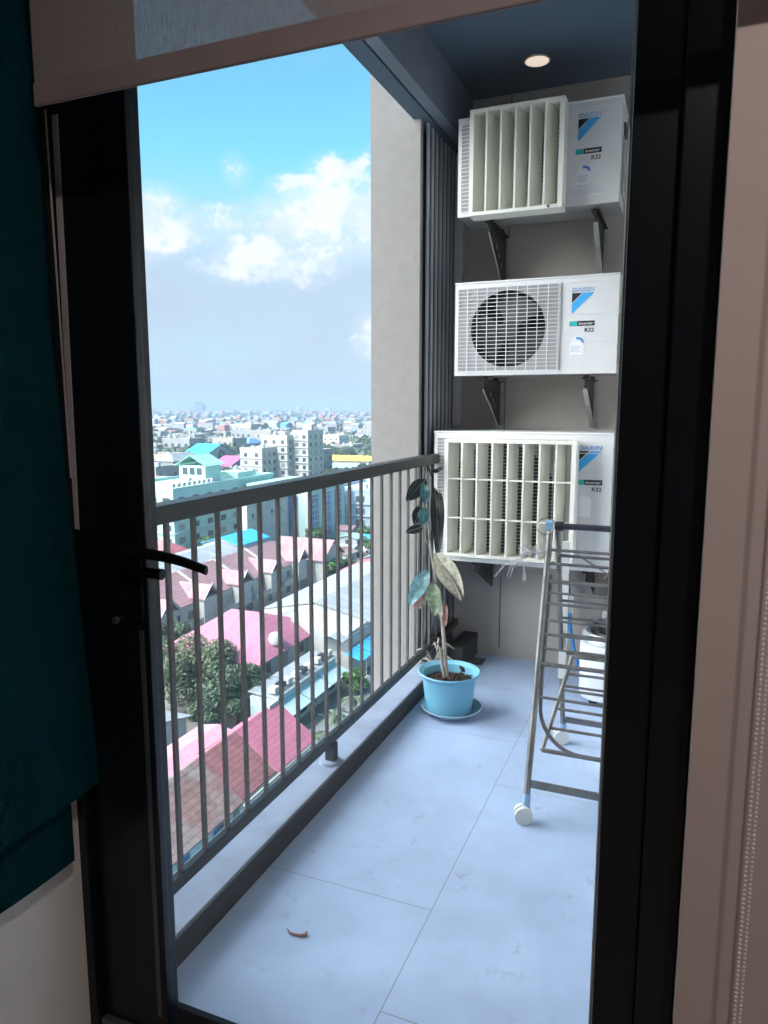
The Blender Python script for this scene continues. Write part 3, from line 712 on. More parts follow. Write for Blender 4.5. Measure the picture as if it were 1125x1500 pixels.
tag(hg.tube(hp, .0032, 6).build('wire_hanger', m_st), 'bent grey wire hook lying across the upper rungs of the rack', 'hook')

# ================================================================== WASHER, HOSE, TAP
wm = thing('washing_machine', 'small white top loading washing machine behind the drying rack', 'washing machine', (-0.16, 3.86, 0))
wc = (-0.165, 3.86)
MB().lathe((*wc, 0), [(.27, .03), (.275, .05), (.280, .29), (.276, .315)], 56, 1, 0.86, 4.5).build('body', mat('washer_white', (.72, .75, .78), .35, 0, .03), wm)
MB().lathe((*wc, 0), [(.277, .3155), (.274, .345), (.262, .365), (.246, .362), (.240, .350), (0, .349)], 56, 1, 0.86, 3.2).build('lid_ring', mat('washer_grey_rim', (.48, .52, .56), .25, .2), wm)
MB().lathe((*wc, 0), [(.236, .351), (.230, .366), (.180, .378), (0, .384)], 56, 1, 0.86, 2.6).build('lid_window', mat('smoked_lid', (.03, .03, .035), .12, 0, .4, 12), wm)
MB().box((-.36, 4.00, .3465), (.03, 4.09, .40), .012).build('control_panel', mat('washer_panel', (.60, .62, .64), .4), wm)
for X in (-.36, .03):
    for Yq in (3.70, 4.02): MB().lathe((X, Yq, 0), [(.022, .0), (.022, .030)], 14).build('foot', m_fan, wm)
hs = [ony(832, 838, 4.13), ony(833, 880, 4.13), ony(835, 920, 4.12), ony(840, 950, 4.08), ony(848, 978, 4.03)]
hs2 = []
for i in range(len(hs)-1):
    for q in range(4): hs2.append(hs[i].lerp(hs[i+1], q/4))
hs2.append(hs[-1])
tag(MB().tube(hs2, .0115, 10).build('water_hose', mat('bright_blue_hose', (.015, .24, .62), .4)), 'bright blue water hose hanging down to the washing machine', 'hose')
tp = thing('water_tap', 'small steel wall tap at the top of the blue hose', 'tap', (-0.56, YW, .62))
tpc = Vector((hs[0].x, YW-.002, hs[0].z+.035))
MB().tube([tpc, tpc+Vector((0, -.075, 0)), tpc+Vector((0, -.077, -.034))], [.011, .011, .010], 10).build('spout', m_steel, tp)
MB().tube([tpc+Vector((0, -.045, 0)), tpc+Vector((0, -.045, .03))], .006, 8).build('tap_stem', m_steel, tp)
MB().box(tpc+Vector((-.022, -.052, .030)), tpc+Vector((.022, -.038, .038)), .002).build('tap_handle', m_steel, tp)
co = [(-.345+.013*math.cos(q*.7), YW-.03+.013*math.sin(q*.7), .60-.0036*q) for q in range(90)]
tag(MB().tube([(-.345, YW-.03, .61), (-.345, YW-.03, .27)], .011, 8).tube(co, .0032, 5).build('drain_hose', mat('grey_ribbed_hose', (.30, .31, .32), .6)), 'grey ribbed drain hose upright against the wall beside the frame', 'hose')

# curled twig and litter on the tiles
tw = [onz(x, y, .006) for x, y in ((421, 1361), (424, 1366), (432, 1369), (441, 1370), (448, 1369), (449, 1365))]
tag(MB().tube(tw, [.0022, .003, .0035, .0038, .0050, .003], 7).build('curled_twig', mat('brown_twig', (.24, .14, .11), .8)), 'curled brown dry twig lying on the floor tile near the door', 'twig')

# ================================================================== DOOR, FRAME, ROOM
YD = 1.28
m_pane, t_, b_ = newmat('clear_door_glass')
t_.nodes.remove(b_)
lw_ = N('ShaderNodeLayerWeight', t_); lw_.inputs['Blend'].default_value = .5
fr_ = mathn('ADD', .022, mathn('MULTIPLY', mathn('POWER', lw_.outputs['Facing'], 5.0, t_), .95, t_), t_)
tr_ = N('ShaderNodeBsdfTransparent', t_); tr_.inputs[0].default_value = (.975, .99, 1, 1)
gl_ = N('ShaderNodeBsdfGlossy', t_); gl_.inputs['Roughness'].default_value = 0.01
mx_ = N('ShaderNodeMixShader', t_); L(fr_, mx_.inputs[0], t_); L(tr_.outputs[0], mx_.inputs[1], t_); L(gl_.outputs[0], mx_.inputs[2], t_)
L(mx_.outputs[0], t_.nodes['Material Output'].inputs[0], t_)
m_edge = mat('pale_glass_gasket', (0.50, 0.62, 0.68), 0.25)
m_reflect = mat('grey_frame_reflection', (0.42, 0.42, 0.45), 0.3)  # grey for the light reflections painted onto the black frame
m_blk = mat('black_handle', (0.003, 0.004, 0.006), 0.5, spec=.2)
ZD = 2.86
fj = thing('door_frame', 'black metal door frame fixed in the wall opening', 'door frame', (-.65, YD, 0))
MB().box((-1.395, 1.235, -.08), (-1.290, 1.345, ZD+.08), .003).build('jamb', m_dark, fj)
MB().box((-.027, 1.235, -.08), (0.036, 1.345, ZD+.08), .003).build('jamb', m_dark, fj)
MB().box((-1.289, 1.245, ZD+.005), (-.028, 1.345, ZD+.08), .003).build('head', m_dark, fj)
MB().box((-1.289, 1.245, -.08), (-.028, 1.325, -.035), .003).build('sill', mat('sill_metal', (.16, .17, .185), .35, .6), fj)
MB().box((-1.289, 1.312, -.034), (-.028, 1.329, .006), .002).build('sill_lip', m_dark, fj)
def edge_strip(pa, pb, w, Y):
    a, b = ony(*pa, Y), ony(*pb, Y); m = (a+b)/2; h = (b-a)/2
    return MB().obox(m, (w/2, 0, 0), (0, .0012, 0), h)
edge_strip((66, 160), (104, 700), .0035, 1.2335).build('jamb_light_line', m_reflect, fj)  # thin line of light along the jamb, put in as a grey strip
dd = thing('glass_door', 'tall black framed glass balcony door with lever handle', 'door', (-.65, YD, -.03))
MB().box((-1.286, 1.262, -.034), (-1.091, 1.306, ZD), .003).build('stile', m_dark, dd)
MB().box((-.101, 1.262, -.034), (-.0275, 1.306, ZD), .003).build('stile', m_dark, dd)
MB().box((-1.0905, 1.262, ZD-.10), (-.1015, 1.306, ZD), .003).build('top_rail', m_dark, dd)
MB().box((-1.0905, 1.262, -.034), (-.1015, 1.300, -.020), .001).build('bottom_rail', m_dark, dd)
MB().box((-1.0903, 1.280, -.0195), (-.1075, 1.286, ZD-.1005)).build('glass_pane', m_pane, dd)
MB().box((-.1072, 1.2765, -.0195), (-.1018, 1.2895, ZD-.1005)).build('gasket', m_edge, dd)
MB().box((-1.118, 1.2590, .02), (-1.105, 1.2617, 1.0), .001).build('bead_trim', mat('dark_bead', (.05, .06, .075), .4), dd)
edge_strip((80, 168), (112, 775), .016, 1.2605).build('stile_reflection', m_reflect, dd)  # reflection down the black stile, painted as a pale strip
hd = MB().tube([(-1.105, 1.262, 1.19), (-1.105, 1.215, 1.19)], .011, 12).build('handle_spindle', m_blk, dd)
lev = MB(); npt = 14; vs = []
for i in range(npt+1):
    q = i/npt; x = -1.115+.225*q; z = 1.190+.006*math.sin(PI*q)-.020*q*q; hh = .0135-.0035*q; dd_ = .010-.003*q
    for a in range(10): vs.append((x, 1.207+dd_*math.cos(2*PI*a/10), z+hh*math.sin(2*PI*a/10)))
lev.add(vs, [(i*10+a, i*10+(a+1) % 10, (i+1)*10+(a+1) % 10, (i+1)*10+a) for i in range(npt) for a in range(10)]+[tuple(range(9, -1, -1)), tuple(npt*10+a for a in range(10))]); lev.sm = True
lev.build('lever_handle', m_blk, dd)
MB().box((-1.135, 1.254, 1.02), (-1.100, 1.2618, 1.22), .003).build('handle_plate', m_blk, dd)
MB().tube([(-1.11, 1.24, 1.142), (-1.030, 1.24, 1.142)], .0125, 12).build('lock_knob', m_blk, dd)
kc = MB().disc_y((-1.182, 1.017), .008, 1.254, 1.2618, 20); kc.sm = False
kc.build('keyhole', m_steel, dd)
MB().box((-1.1835, 1.2525, 1.010), (-1.1805, 1.2538, 1.024)).build('key_slot', m_black, dd)

m_rwall = mat('mauve_brown_wall', (0.47, 0.41, 0.415), 0.8, 0, 0.04, 4)
m_lwall = mat('grey_room_wall', (0.54, 0.55, 0.56), 0.85, 0, 0.05, 3)
tag(box('door_side_wall', (0.0365, 1.17, -.12), (1.9, 1.46, 3.198), m_rwall), 'mauve brown room wall to the right of the door', 'wall')
tag(box('lintel_wall', (-1.396, 1.235, ZD+.0805), (0.036, 1.36, 3.198), m_rwall), 'plain wall above the glass door', 'wall')
tag(box('left_room_wall', (-1.65, -3.4, -.12), (-1.312, 1.2345, 2.92), m_lwall), 'plain grey room wall below the teal blind', 'wall')
tag(box('rear_room_wall', (-1.31, -3.6, -.12), (1.9, -3.4, 2.92), m_rwall), 'plain rear wall of the room behind the viewer', 'wall')
tag(box('right_room_wall', (1.9, -3.4, -.12), (2.1, 1.46, 2.92), m_rwall), 'plain right side wall of the room', 'wall')
struct(box('room_floor', (-1.312, -3.4, -.12), (1.9, 1.234, -.07), mat('wood_floor', (.46, .40, .35), .4, 0, .2, 3)))
struct(box('room_ceiling', (-1.65, -3.6, 2.921), (2.1, 1.1699, 3.2), mat('room_ceiling_white', (.6, .58, .56), .9)))
# unseen tower: wing added to keep the sun off the balcony, storeys above
m_tow = mat('tower_render', (.40, .39, .38), .9, 0, .1, 1)
tag(box('sun_block_wing', (-2.6, -9, GZ), (-1.66, 0.9, 22), m_tow), 'unseen grey wing added to block the sun from the balcony', 'sun blocker')
tag(box('tower_core', (-1.655, -9, 3.41), (9, 0.9, 22), m_tow), 'storeys of the apartment tower above the room', 'tower')

# ceiling lamp inside the room (its warm reflection shows in the black frame)
LZ = 2.915
lp = thing('room_downlight', 'warm recessed ceiling lamp of the room behind the viewer', 'light', (.42, -.15, LZ))
MB().lathe((.42, -.15, LZ), [(.075, -.006), (.080, -.002), (.080, 0)], 28).build('trim_ring', m_plw, lp)
MB().lathe((.42, -.15, LZ-.007), [(0, -.002), (.068, -.001), (.07, 0)], 28).build('diffuser', mat('warm_lamp_face', (1, .85, .74), .5, emit=165), lp)

# roller shade ----------------------------------------------------------
YS = 1.10
m_shade, t_, b_ = newmat('sheer_grey_screen_fabric')
g = N('ShaderNodeNewGeometry', t_); sp = N('ShaderNodeSeparateXYZ', t_); L(g.outputs['Position'], sp.inputs[0], t_)
nz_ = N('ShaderNodeTexNoise', t_); mp_ = N('ShaderNodeMapping', t_); L(g.outputs['Position'], mp_.inputs[0], t_); mp_.inputs['Scale'].default_value = (260, 1, 60)
L(mp_.outputs[0], nz_.inputs['Vector'], t_); nz_.inputs['Scale'].default_value = 1.0; nz_.inputs['Detail'].default_value = 3
rr_ = N('ShaderNodeMapRange', t_); L(nz_.outputs['Fac'], rr_.inputs[0], t_); rr_.inputs[1].default_value = .3; rr_.inputs[2].default_value = .7; rr_.inputs[3].default_value = .22; rr_.inputs[4].default_value = .38
b_.inputs['Base Color'].default_value = (.40, .36, .375, 1); b_.inputs['Roughness'].default_value = .9
tl_ = N('ShaderNodeBsdfTranslucent', t_); tl_.inputs[0].default_value = (.20, .20, .22, 1)
ad_ = N('ShaderNodeMixShader', t_); ad_.inputs[0].default_value = .25; L(b_.outputs[0], ad_.inputs[1], t_); L(tl_.outputs[0], ad_.inputs[2], t_)
tp_ = N('ShaderNodeBsdfTransparent', t_)
mx_ = N('ShaderNodeMixShader', t_); L(rr_.outputs[0], mx_.inputs[0], t_); L(ad_.outputs[0], mx_.inputs[1], t_); L(tp_.outputs[0], mx_.inputs[2], t_)
L(mx_.outputs[0], t_.nodes['Material Output'].inputs[0], t_)
rs = thing('roller_shade', 'sheer brown grey roller shade pulled part way down inside the door', 'roller shade', (-.5, YS, 2.05))
MB().box((-1.158, YS-.0006, 2.098), (.12, YS+.0006, 2.86)).build('shade_fabric', m_shade, rs)
MB().box((-1.160, YS-.004, 2.058), (.122, YS+.004, 2.100), .003).build('hem_bar', mat('shade_hem', (.25, .215, .235), .9), rs)
MB().tube([(-1.16, YS, 2.885), (.122, YS, 2.885)], .025, 16).build('shade_tube', m_lwall, rs)
ch = MB(); ico = bmesh.new(); bmesh.ops.create_icosphere(ico, subdivisions=1, radius=.0024)
iv = [q.co.copy() for q in ico.verts]; iff = [tuple(q.index for q in f.verts) for f in ico.faces]; ico.free()
nb = int((2.86-.12)/.0072)
for (cx_, cy_) in ((.116, 1.085), (.128, 1.125)):
    for i in range(nb):
        ch.add([q+Vector((cx_, cy_, .12+i*.0072)) for q in iv], iff)
    ch.tube([(cx_, cy_, .12), (cx_, cy_, 2.86)], .0007, 4)
ch.sm = True
tag(ch.build('bead_chain', mat('white_beads', (.62, .58, .58), .4)), 'white beaded pull chain of the roller shade hanging on the right', 'chain')

# teal roman blind ------------------------------------------------------
m_cur = mat('dark_teal_cloth', (0.0018, 0.024, 0.032), 0.85, 0, 0.15, 30, 0.25, 300, spec=0.03)
rb = thing('fabric_blind', 'dark teal folded fabric blind hanging on the left wall', 'blind', (-1.25, .6, .45))
def drape(x, y0, y1t, y1b, z0, z1, amp, seed):
    rnd = random.Random(seed); ny, nz = 44, 60; vs = []
    ph = [rnd.uniform(0, 6) for _ in range(6)]
    for j in range(nz+1):
        qz = j/nz; z = z0+(z1-z0)*qz
        for i in range(ny+1):
            qy = i/ny; ye = y1b+(y1t-y1b)*min(1, qz*2.2)
            y = y0+(ye-y0)*qy
            wv = amp*(math.sin(9*y+ph[0]+1.5*qz)+.6*math.sin(17*y+ph[1]-2*qz)+.5*math.sin(5*z+ph[2])*math.exp(-4*qz)+.8*math.sin(11*(y-z*.7)+ph[3])*math.exp(-7*qz))
            vs.append((x+wv, y, z+.010*math.sin(6*y+ph[4])*(1-qz)))
    o = MB(); w = ny+1; n = len(vs)
    o.add(vs+[(a+.004, b, c) for a, b, c in vs], [(j*w+i, j*w+i+1, (j+1)*w+i+1, (j+1)*w+i) for j in range(nz) for i in range(ny)]+[(n+j*w+i, n+(j+1)*w+i, n+(j+1)*w+i+1, n+j*w+i+1) for j in range(nz) for i in range(ny)]
          + [(i, n+i, n+i+1, i+1) for i in range(ny)]+[(j*w+ny, n+j*w+ny, n+(j+1)*w+ny, (j+1)*w+ny) for j in range(nz)])
    o.sm = True
    return o
drape(-1.240, -1.2, 1.180, 1.236, .622, 2.86, .0042, 2).build('upper_fold', m_cur, rb)
drape(-1.272, -1.2, 1.172, 1.172, .462, 2.4, .0035, 5).build('lower_fold', m_cur, rb)
MB().box((-1.31, -1.25, 2.861), (-1.22, 1.175, 2.90), .003).build('head_rail', m_dark, rb)
#CITY#
# ================================================================== THE CITY BELOW
rnd = random.Random(21)
def groundmat():
    m, t, b = newmat('city_ground')
    g = N('ShaderNodeNewGeometry', t)
    n = N('ShaderNodeTexNoise', t); L(g.outputs['Position'], n.inputs['Vector'], t); n.inputs['Scale'].default_value = 0.035; n.inputs['Detail'].default_value = 8; n.inputs['Roughness'].default_value = .65
    cr = N('ShaderNodeValToRGB', t); L(n.outputs['Fac'], cr.inputs[0], t)
    e = cr.color_ramp.elements
    e[0].position = .36; e[0].color = (.055, .075, .045, 1); e[1].position = .62; e[1].color = (.18, .18, .175, 1)
    q = cr.color_ramp.elements.new(.47); q.color = (.11, .115, .10, 1)
    L(cr.outputs[0], b.inputs['Base Color'], t); b.inputs['Roughness'].default_value = .9
    return m
gnd = MB().add([(-15000, -600, GZ), (900, -600, GZ), (900, 15000, GZ), (-15000, 15000, GZ)], [(0, 1, 2, 3)])
struct(gnd.build('ground', groundmat()))
m_road = mat('street_concrete', (.17, .18, .19), .85, 0, .15, .6, dirt=.3)
struct(box('lane', (-39.2, 30, GZ+.02), (-34.0, 240, GZ+.06), m_road))
struct(box('yard', (-69.5, 84, GZ+.02), (-60.5, 128, GZ+.05), mat('yard_concrete', (.22, .25, .28), .85, 0, .2, .5, dirt=.3)))
struct(box('cross_street', (-130, 131, GZ+.02), (-39.2, 137, GZ+.05), m_road))
struct(box('car_park', (-86, 150, GZ+.02), (-40, 192, GZ+.05), mat('car_park_asphalt', (.10, .11, .13), .85, 0, .2, .4)))

m_cw = mat('white_house_paint', (.33, .33, .325), .8, 0, .10, .8, dirt=.25)
m_ccream = mat('cream_house_paint', (.39, .36, .31), .8, 0, .10, .8, dirt=.25)
m_glass = mat('dark_window_glass', (.045, .055, .070), .15, 0, .3, .6)
m_glass2 = mat('curtained_window', (.20, .21, .20), .35, 0, .2, .6)
m_glass3 = mat('grey_window_glass', (.09, .11, .13), .2, 0, .2, .6)
wrng = random.Random(77)
def anyglass(): return wrng.choice((m_glass, m_glass, m_glass3, m_glass2))
FOOT = []
m_fw0 = mat('roof_plant_grey', (.30, .31, .32), .6, 0, .2, .8)
m_door = mat('brown_door', (.16, .10, .07), .6)
def roof_mesh(x0, x1, y0, y1, ze, zr, axis, hip, oh=0.5, th=0.14):
    """closed gable or hip roof; hip = how far the ridge ends are drawn in, 0 for a gable"""
    x0 -= oh; x1 += oh; y0 -= oh; y1 += oh
    if axis == 'y': cx = (x0+x1)/2; r0, r1 = (cx, y0+hip, zr), (cx, y1-hip, zr)
    else: cy = (y0+y1)/2; r0, r1 = (x0+hip, cy, zr), (x1-hip, cy, zr)
    c = [(x0, y0, ze), (x1, y0, ze), (x1, y1, ze), (x0, y1, ze)]
    top = c+[r0, r1]; bot = [(a, b, z-th) for a, b, z in top]
    F = [(0, 1, 4), (1, 2, 5, 4), (2, 3, 5), (3, 0, 4, 5)] if axis == 'y' else [(0, 1, 5, 4), (1, 2, 5), (2, 3, 4, 5), (3, 0, 4)]
    if hip == 0:                              # open gables: only the two slopes are roof
        F = [f for f in F if len(f) == 4]
        mb = MB().add(top+bot, F+[tuple(i+6 for i in reversed(f)) for f in F])
        E_ = {}
        for f in F:
            for i in range(len(f)):
                a, b = f[i], f[(i+1) % len(f)]
                if (b, a) in E_: del E_[(b, a)]
                else: E_[(a, b)] = 1
        o = len(mb.v)-12
        mb.f += [(b+o, a+o, a+6+o, b+6+o) for a, b in E_]
        return mb
    mb = MB().add(top+bot, F+[tuple(i+6 for i in reversed(f)) for f in F]+[(b, a, a+6, b+6) for a, b in ((0, 1), (1, 2), (2, 3), (3, 0))])
    return mb
def walls(x0, x1, y0, y1, ze, zr, axis, gable):
    mb = MB().box((x0, y0, GZ), (x1, y1, ze-.15))
    if gable:
        z0 = ze-.15; zt = zr-.25
        if axis == 'y':
            cx = (x0+x1)/2
            mb.add([(x0, y0, z0), (x1, y0, z0), (cx, y0, zt), (x0, y1, z0), (x1, y1, z0), (cx, y1, zt)], [(0, 1, 2), (5, 4, 3), (1, 4, 5, 2), (0, 2, 5, 3)])
        else:
            cy = (y0+y1)/2
            mb.add([(x0, y0, z0), (x0, y1, z0), (x0, cy, zt), (x1, y0, z0), (x1, y1, z0), (x1, cy, zt)], [(2, 1, 0), (3, 4, 5), (0, 3, 5, 2), (1, 2, 5, 4)])
    return mb
def win_south(parent, x, z, y, w=1.3, h=1.3, m=None, frame=True):
    f = MB().box((x-w/2-.08, y-.10, z-.08), (x+w/2+.08, y-.012, z+h+.08)).build('window', m_cw, parent)
    MB().box((x-w/2, y-.118, z), (x+w/2, y-.101, z+h)).build('pane', m or anyglass(), f)
def win_east(parent, y, z, x, w=1.3, h=1.3, m=None):
    f = MB().box((x+.012, y-w/2-.08, z-.08), (x+.10, y+w/2+.08, z+h+.08)).build('window', m_cw, parent)
    MB().box((x+.101, y-w/2, z), (x+.118, y+w/2, z+h)).build('pane', m or anyglass(), f)
def house(label, x0, x1, y0, y1, hw, hr, axis, rm, wm=None, hip=0.0, oh=.6, ns=2, ne=2, cat='house', group=None, floors=2, split=None, name='house'):
    t = thing(name, label, cat, ((x0+x1)/2, (y0+y1)/2, GZ), group)
    ze, zr = GZ+hw, GZ+hr
    FOOT.append((x0, x1, y0, y1))
    walls(x0, x1, y0, y1, ze, zr, axis, hip == 0).build('wall', wm or m_cw, t)
    roof_mesh(x0, x1, y0, y1, ze, zr, axis, hip, oh).build('roof', rm, t)
    for fl in range(floors):
        z = GZ+1.0+fl*3.0
        if z+1.5 > ze: break
        for i in range(ns): win_south(t, x0+(x1-x0)*(i+.5)/ns, z, y0)
        for i in range(ne): win_east(t, y0+(y1-y0)*(i+.5)/ne, z, x1)
    if ne: MB().box((x1+.01, y0+.6, GZ+.05), (x1+.07, y0+1.6, GZ+2.1)).build('door', m_door, t)
    return t

# --- nearest houses -------------------------------------------------
r_pink = roofmat('rose_pink_sheet_roof', (.36, .11, .17), 'Z', .30, .22, .12, .5)
r_pink2 = roofmat('pale_pink_sheet_roof', (.44, .20, .26), 'X', .9, .10, .10, .5)
r_dred = roofmat('dark_red_tile_roof', (.22, .085, .095), 'Z', .30, .40, .25, .9)
r_brown = roofmat('grey_brown_tile_roof', (.19, .105, .10), 'Z', .34, .35, .35, .9, patch=(.22, .17, .165))
r_mag = roofmat('crimson_sheet_roof', (.42, .085, .15), 'X', .8, .12, .15, .4)
r_mauve = roofmat('mauve_tile_roof', (.27, .155, .175), 'Z', .32, .2, .18, .7)
r_grey = roofmat('grey_corrugated_roof', (.25, .28, .31), 'Y', .9, .14, .16, .25, patch=(.20, .22, .25))
r_blue = roofmat('bright_blue_sheet_roof', (.03, .30, .72), 'Y', .8, .2, .1, .5)
r_mint = roofmat('mint_sheet_roof', (.28, .48, .43), 'X', .8, .12, .1, .5)
r_red = roofmat('brick_red_tile_roof', (.40, .12, .13), 'Z', .3, .25, .2, .8)
r_teal = roofmat('turquoise_sheet_roof', (.02, .40, .58), 'Y', 1.5, .15, .08, .5)

fh = thing('pink_roofed_house', 'nearest house below with a roof half rose pink and half dark red tiles', 'house', (-34.8, 51.5, GZ))
walls(-38.6, -31.2, 45.6, 57.2, GZ+6, GZ+9, 'y', True).build('wall', m_ccream, fh)
roof_mesh(-38.6, -31.2, 51.3, 57.2, GZ+6.05, GZ+9.05, 'y', 0, .55).build('pink_roof', r_pink, fh)
roof_mesh(-38.6, -31.2, 45.6, 50.5, GZ+6.0, GZ+9.0, 'y', 0, .22).build('red_roof', r_dred, fh)
for y in (47, 50, 53.5, 56): win_east(fh, y, GZ+3.6, -31.2)
for x in (-36.5, -33.4): win_south(fh, x, GZ+3.6, 45.6)
MB().box((-31.19, 52, GZ), (-31.12, 53, GZ+2.1)).build('door', m_door, fh)
MB().tube([(-30.6, 45.3, GZ+5.85), (-30.6, 57.6, GZ+5.85)], .09, 6).build('gutter', m_cw, fh)
MB().box((-34.95, 56.0, GZ+8.9), (-34.65, 57.7, GZ+9.22)).build('ridge_cap', m_cw, fh)
an = house('pale pink flat sloped annexe roof beside the nearest pink roofed house', -43.4, -39.9, 46.4, 57.2, 5.2, 5.6, 'y', r_pink2, hip=0, oh=.35, ns=2, ne=0, cat='annexe', name='annexe')
house('nearest low house with a weathered grey brown hipped tile roof', -38.4, -31.4, 36.6, 44.95, 6.0, 8.96, 'y', r_brown, m_ccream, hip=.02, oh=.6)
bs = house('bright blue sheet roofed shed by the nearest brown roofed house', -31.2, -26.5, 35.5, 45.2, 2.8, 3.4, 'y', r_blue, oh=.25, ns=1, ne=1, cat='shed', floors=1, name='shed')
house('low shed with a pink roof at the bottom corner below the railing', -37, -32.5, 27.0, 35.2, 3.2, 3.9, 'y', r_pink2, oh=.3, ns=1, ne=1, cat='shed', floors=1, name='shed')
house('low shed with a pale grey sheet roof left of the tree group', -60, -47.5, 51.5, 60.0, 4.4, 5.6, 'x', r_grey, oh=.5, ns=2, ne=1, cat='shed', floors=1, name='shed')
# big crimson hip roof
bh = house('large white house with a wide crimson pink hipped roof', -60.6, -46.8, 73.2, 90.4, 6.0, 9.6, 'x', roofmat('wide_crimson_roof', (.37, .13, .20), 'X', .8, .10, .10, .4), m_cw, hip=5.0, oh=.7, ns=3, ne=4)
MB().obox((-49.3, 86.5, GZ+8.1), (1.2, 0, -.55), (0, 1.7, 0), (.1, 0, .05)).build('skylight', m_cw, bh)
gb = MB().box((-61.0, 71.6, GZ), (-56.6, 73.19, GZ+5.4)).build('porch', m_cw, bh)
roof_mesh(-61.0, -56.6, 70.9, 73.6, GZ+5.4, GZ+7.2, 'y', 0, .4).build('porch_roof', r_mag, gb)
MB().lathe((-47.2, 78.2, GZ+6.6), [(.0, 0), (.8, .3), (1.0, .9), (.8, 1.6), (0, 1.9)], 16).build('water_tank', m_cw, bh)
# street side lean-to row along the lane
m_pale = mat('pale_aqua_paint', (.30, .38, .41), .7, 0, .1, .7, dirt=.2)
for i, (y0, y1, cm, lb) in enumerate(((67.0, 72.0, m_pale, 'pale aqua shop row bay with a sloping awning, nearest the palms'), (72.1, 77.3, m_cw, 'white shop row bay with a sloping awning below the crimson roof'), (77.4, 82.5, m_pale, 'pale aqua shop row bay with an awning beside the grey warehouse'))):
    t = thing('shop_bay', lb, 'shop', (-42, (y0+y1)/2, GZ))
    MB().box((-44.0, y0, GZ), (-40.8, y1, GZ+4.6)).build('wall', cm, t)
    MB().obox((-40.0, (y0+y1)/2, GZ+3.4), (1.3, 0, -.5), (0, (y1-y0)/2-.1, 0), (.03, 0, .06)).build('awning', mat('pale_awning', (.31, .42, .47), .6, 0, .1, .8), t)
    MB().obox((-42.4, (y0+y1)/2, GZ+4.85), (1.9, 0, -.2), (0, (y1-y0)/2-.05, 0), (.02, 0, .06)).build('roof', r_grey, t)
    for q in (.27, .73):
        win_east(t, y0+(y1-y0)*q, GZ+.6, -40.8, 1.6, 1.7)
    for q in (.2, .5, .8): MB().box((-41.9, y0+(y1-y0)*q-.5, GZ+5.1), (-41.0, y0+(y1-y0)*q+.5, GZ+5.7)).build('roof_box', m_fan if q == .5 else m_cw, t)
# grey warehouse
wh = thing('warehouse', 'large warehouse with a pale grey corrugated roof beside the lane', 'warehouse', (-48, 105, GZ))
walls(-57, -40.3, 85.4, 126, GZ+7.0, GZ+8.8, 'y', True).build('wall', m_cw, wh)
roof_mesh(-57, -40.3, 92.0, 126, GZ+7.0, GZ+8.9, 'y', 0, .5).build('roof', r_grey, wh)
roof_mesh(-43.8, -40.3, 83.6, 91.2, GZ+6.4, GZ+7.0, 'y', 0, .2).build('lower_roof', r_grey, wh)
for q in range(8): win_east(wh, 88+q*4.7, GZ+3.4, -40.3, 2.4, 1.4)
MB().box((-40.2, 100, GZ+6.0), (-39.6, 122, GZ+6.15)).build('gutter', m_pale, wh)
bq = thing('blue_awning', 'bright blue sheet awning in panels over the lane edge', 'awning', (-38.6, 91, GZ))
for i in range(4):
    MB().obox((-38.4, 84.6+i*3.6, GZ+4.6), (1.25, 0, -.35), (0, 1.62, 0), (.02, 0, .05)).build('awning_panel', r_blue, bq)
    MB().tube([(-37.3, 84.6+i*3.6, GZ), (-37.3, 84.6+i*3.6, GZ+4.2)], .07, 6).build('awning_post', m_cw, bq)
# pink low roof + small grey roof behind warehouse
house('flat rose pink roofed workshop behind the grey warehouse', -61.5, -52.5, 127.5, 138.5, 5.0, 5.9, 'y', r_pink, oh=.4, cat='workshop', floors=1, name='workshop')
house('dark grey roofed shed between the crimson house and the row houses', -62.0, -56.5, 99.0, 111.0, 4.0, 5.4, 'y', roofmat('slate_roof', (.17, .18, .20), 'Y', .6, .2, .2), oh=.5, cat='shed', floors=1, name='shed')
house('small brown roofed hut in the yard before the row houses', -66.0, -61.0, 94.0, 100.0, 3.0, 4.4, 'x', r_mauve, oh=.6, hip=1.2, cat='hut', floors=1, name='hut')
# terrace of row houses
for i in range(5):
    y0 = 76+i*10.2
    lb = ['row house with a mauve tile roof, nearest of the terrace', 'row house with a mauve tile roof, second of the terrace from the near end', 'middle row house of the mauve tiled terrace', 'row house with a mauve tile roof, fourth of the terrace', 'row house with a mauve tile roof, farthest of the terrace by the white gable'][i]
    t = house(lb, -83.5, -70.5, y0, y0+10.1, 6.4, 10.0, 'y', r_mauve, m_cw, 0, .05 if 0 < i < 4 else .05, ns=2 if i == 0 else 0, ne=3, group='terrace of mauve roofed row houses')
    g_ = MB().box((-71.6, y0+6.4, GZ+3), (-68.9, y0+9.9, GZ+7.0)).build('bay', m_cw, t)
    roof_mesh(-74.5, -68.9, y0+6.4, y0+9.9, GZ+7.0, GZ+9.0, 'x', 0, .35).build('bay_roof', r_mauve, g_)
    br = MB()
    for s_ in (-1, 1): br.obox((-68.5, y0+8.15+s_*1.06, GZ+8.08), (.06, 0, 0), (0, 1.12, -1.06*s_), (0, .12, .14))
    br.build('bargeboard', m_cw, g_)
    pr = MB()
    for s_ in (0, 1): pr.obox((-77+(-1+2*s_)*3.4, y0+.03, GZ+8.35), (3.55, 0, -1.93*(-1+2*s_)), (0, .16, 0), (.08, 0, .16))
    pr.build('parapet', m_cw, t)
    MB().box((-70.4, y0+.6, GZ+3.2), (-68.6, y0+5.8, GZ+3.35)).build('balcony_slab', m_cw, t)
    MB().box((-68.7, y0+.6, GZ+3.36), (-68.6, y0+5.8, GZ+4.2)).build('balcony_wall', m_cw, t)
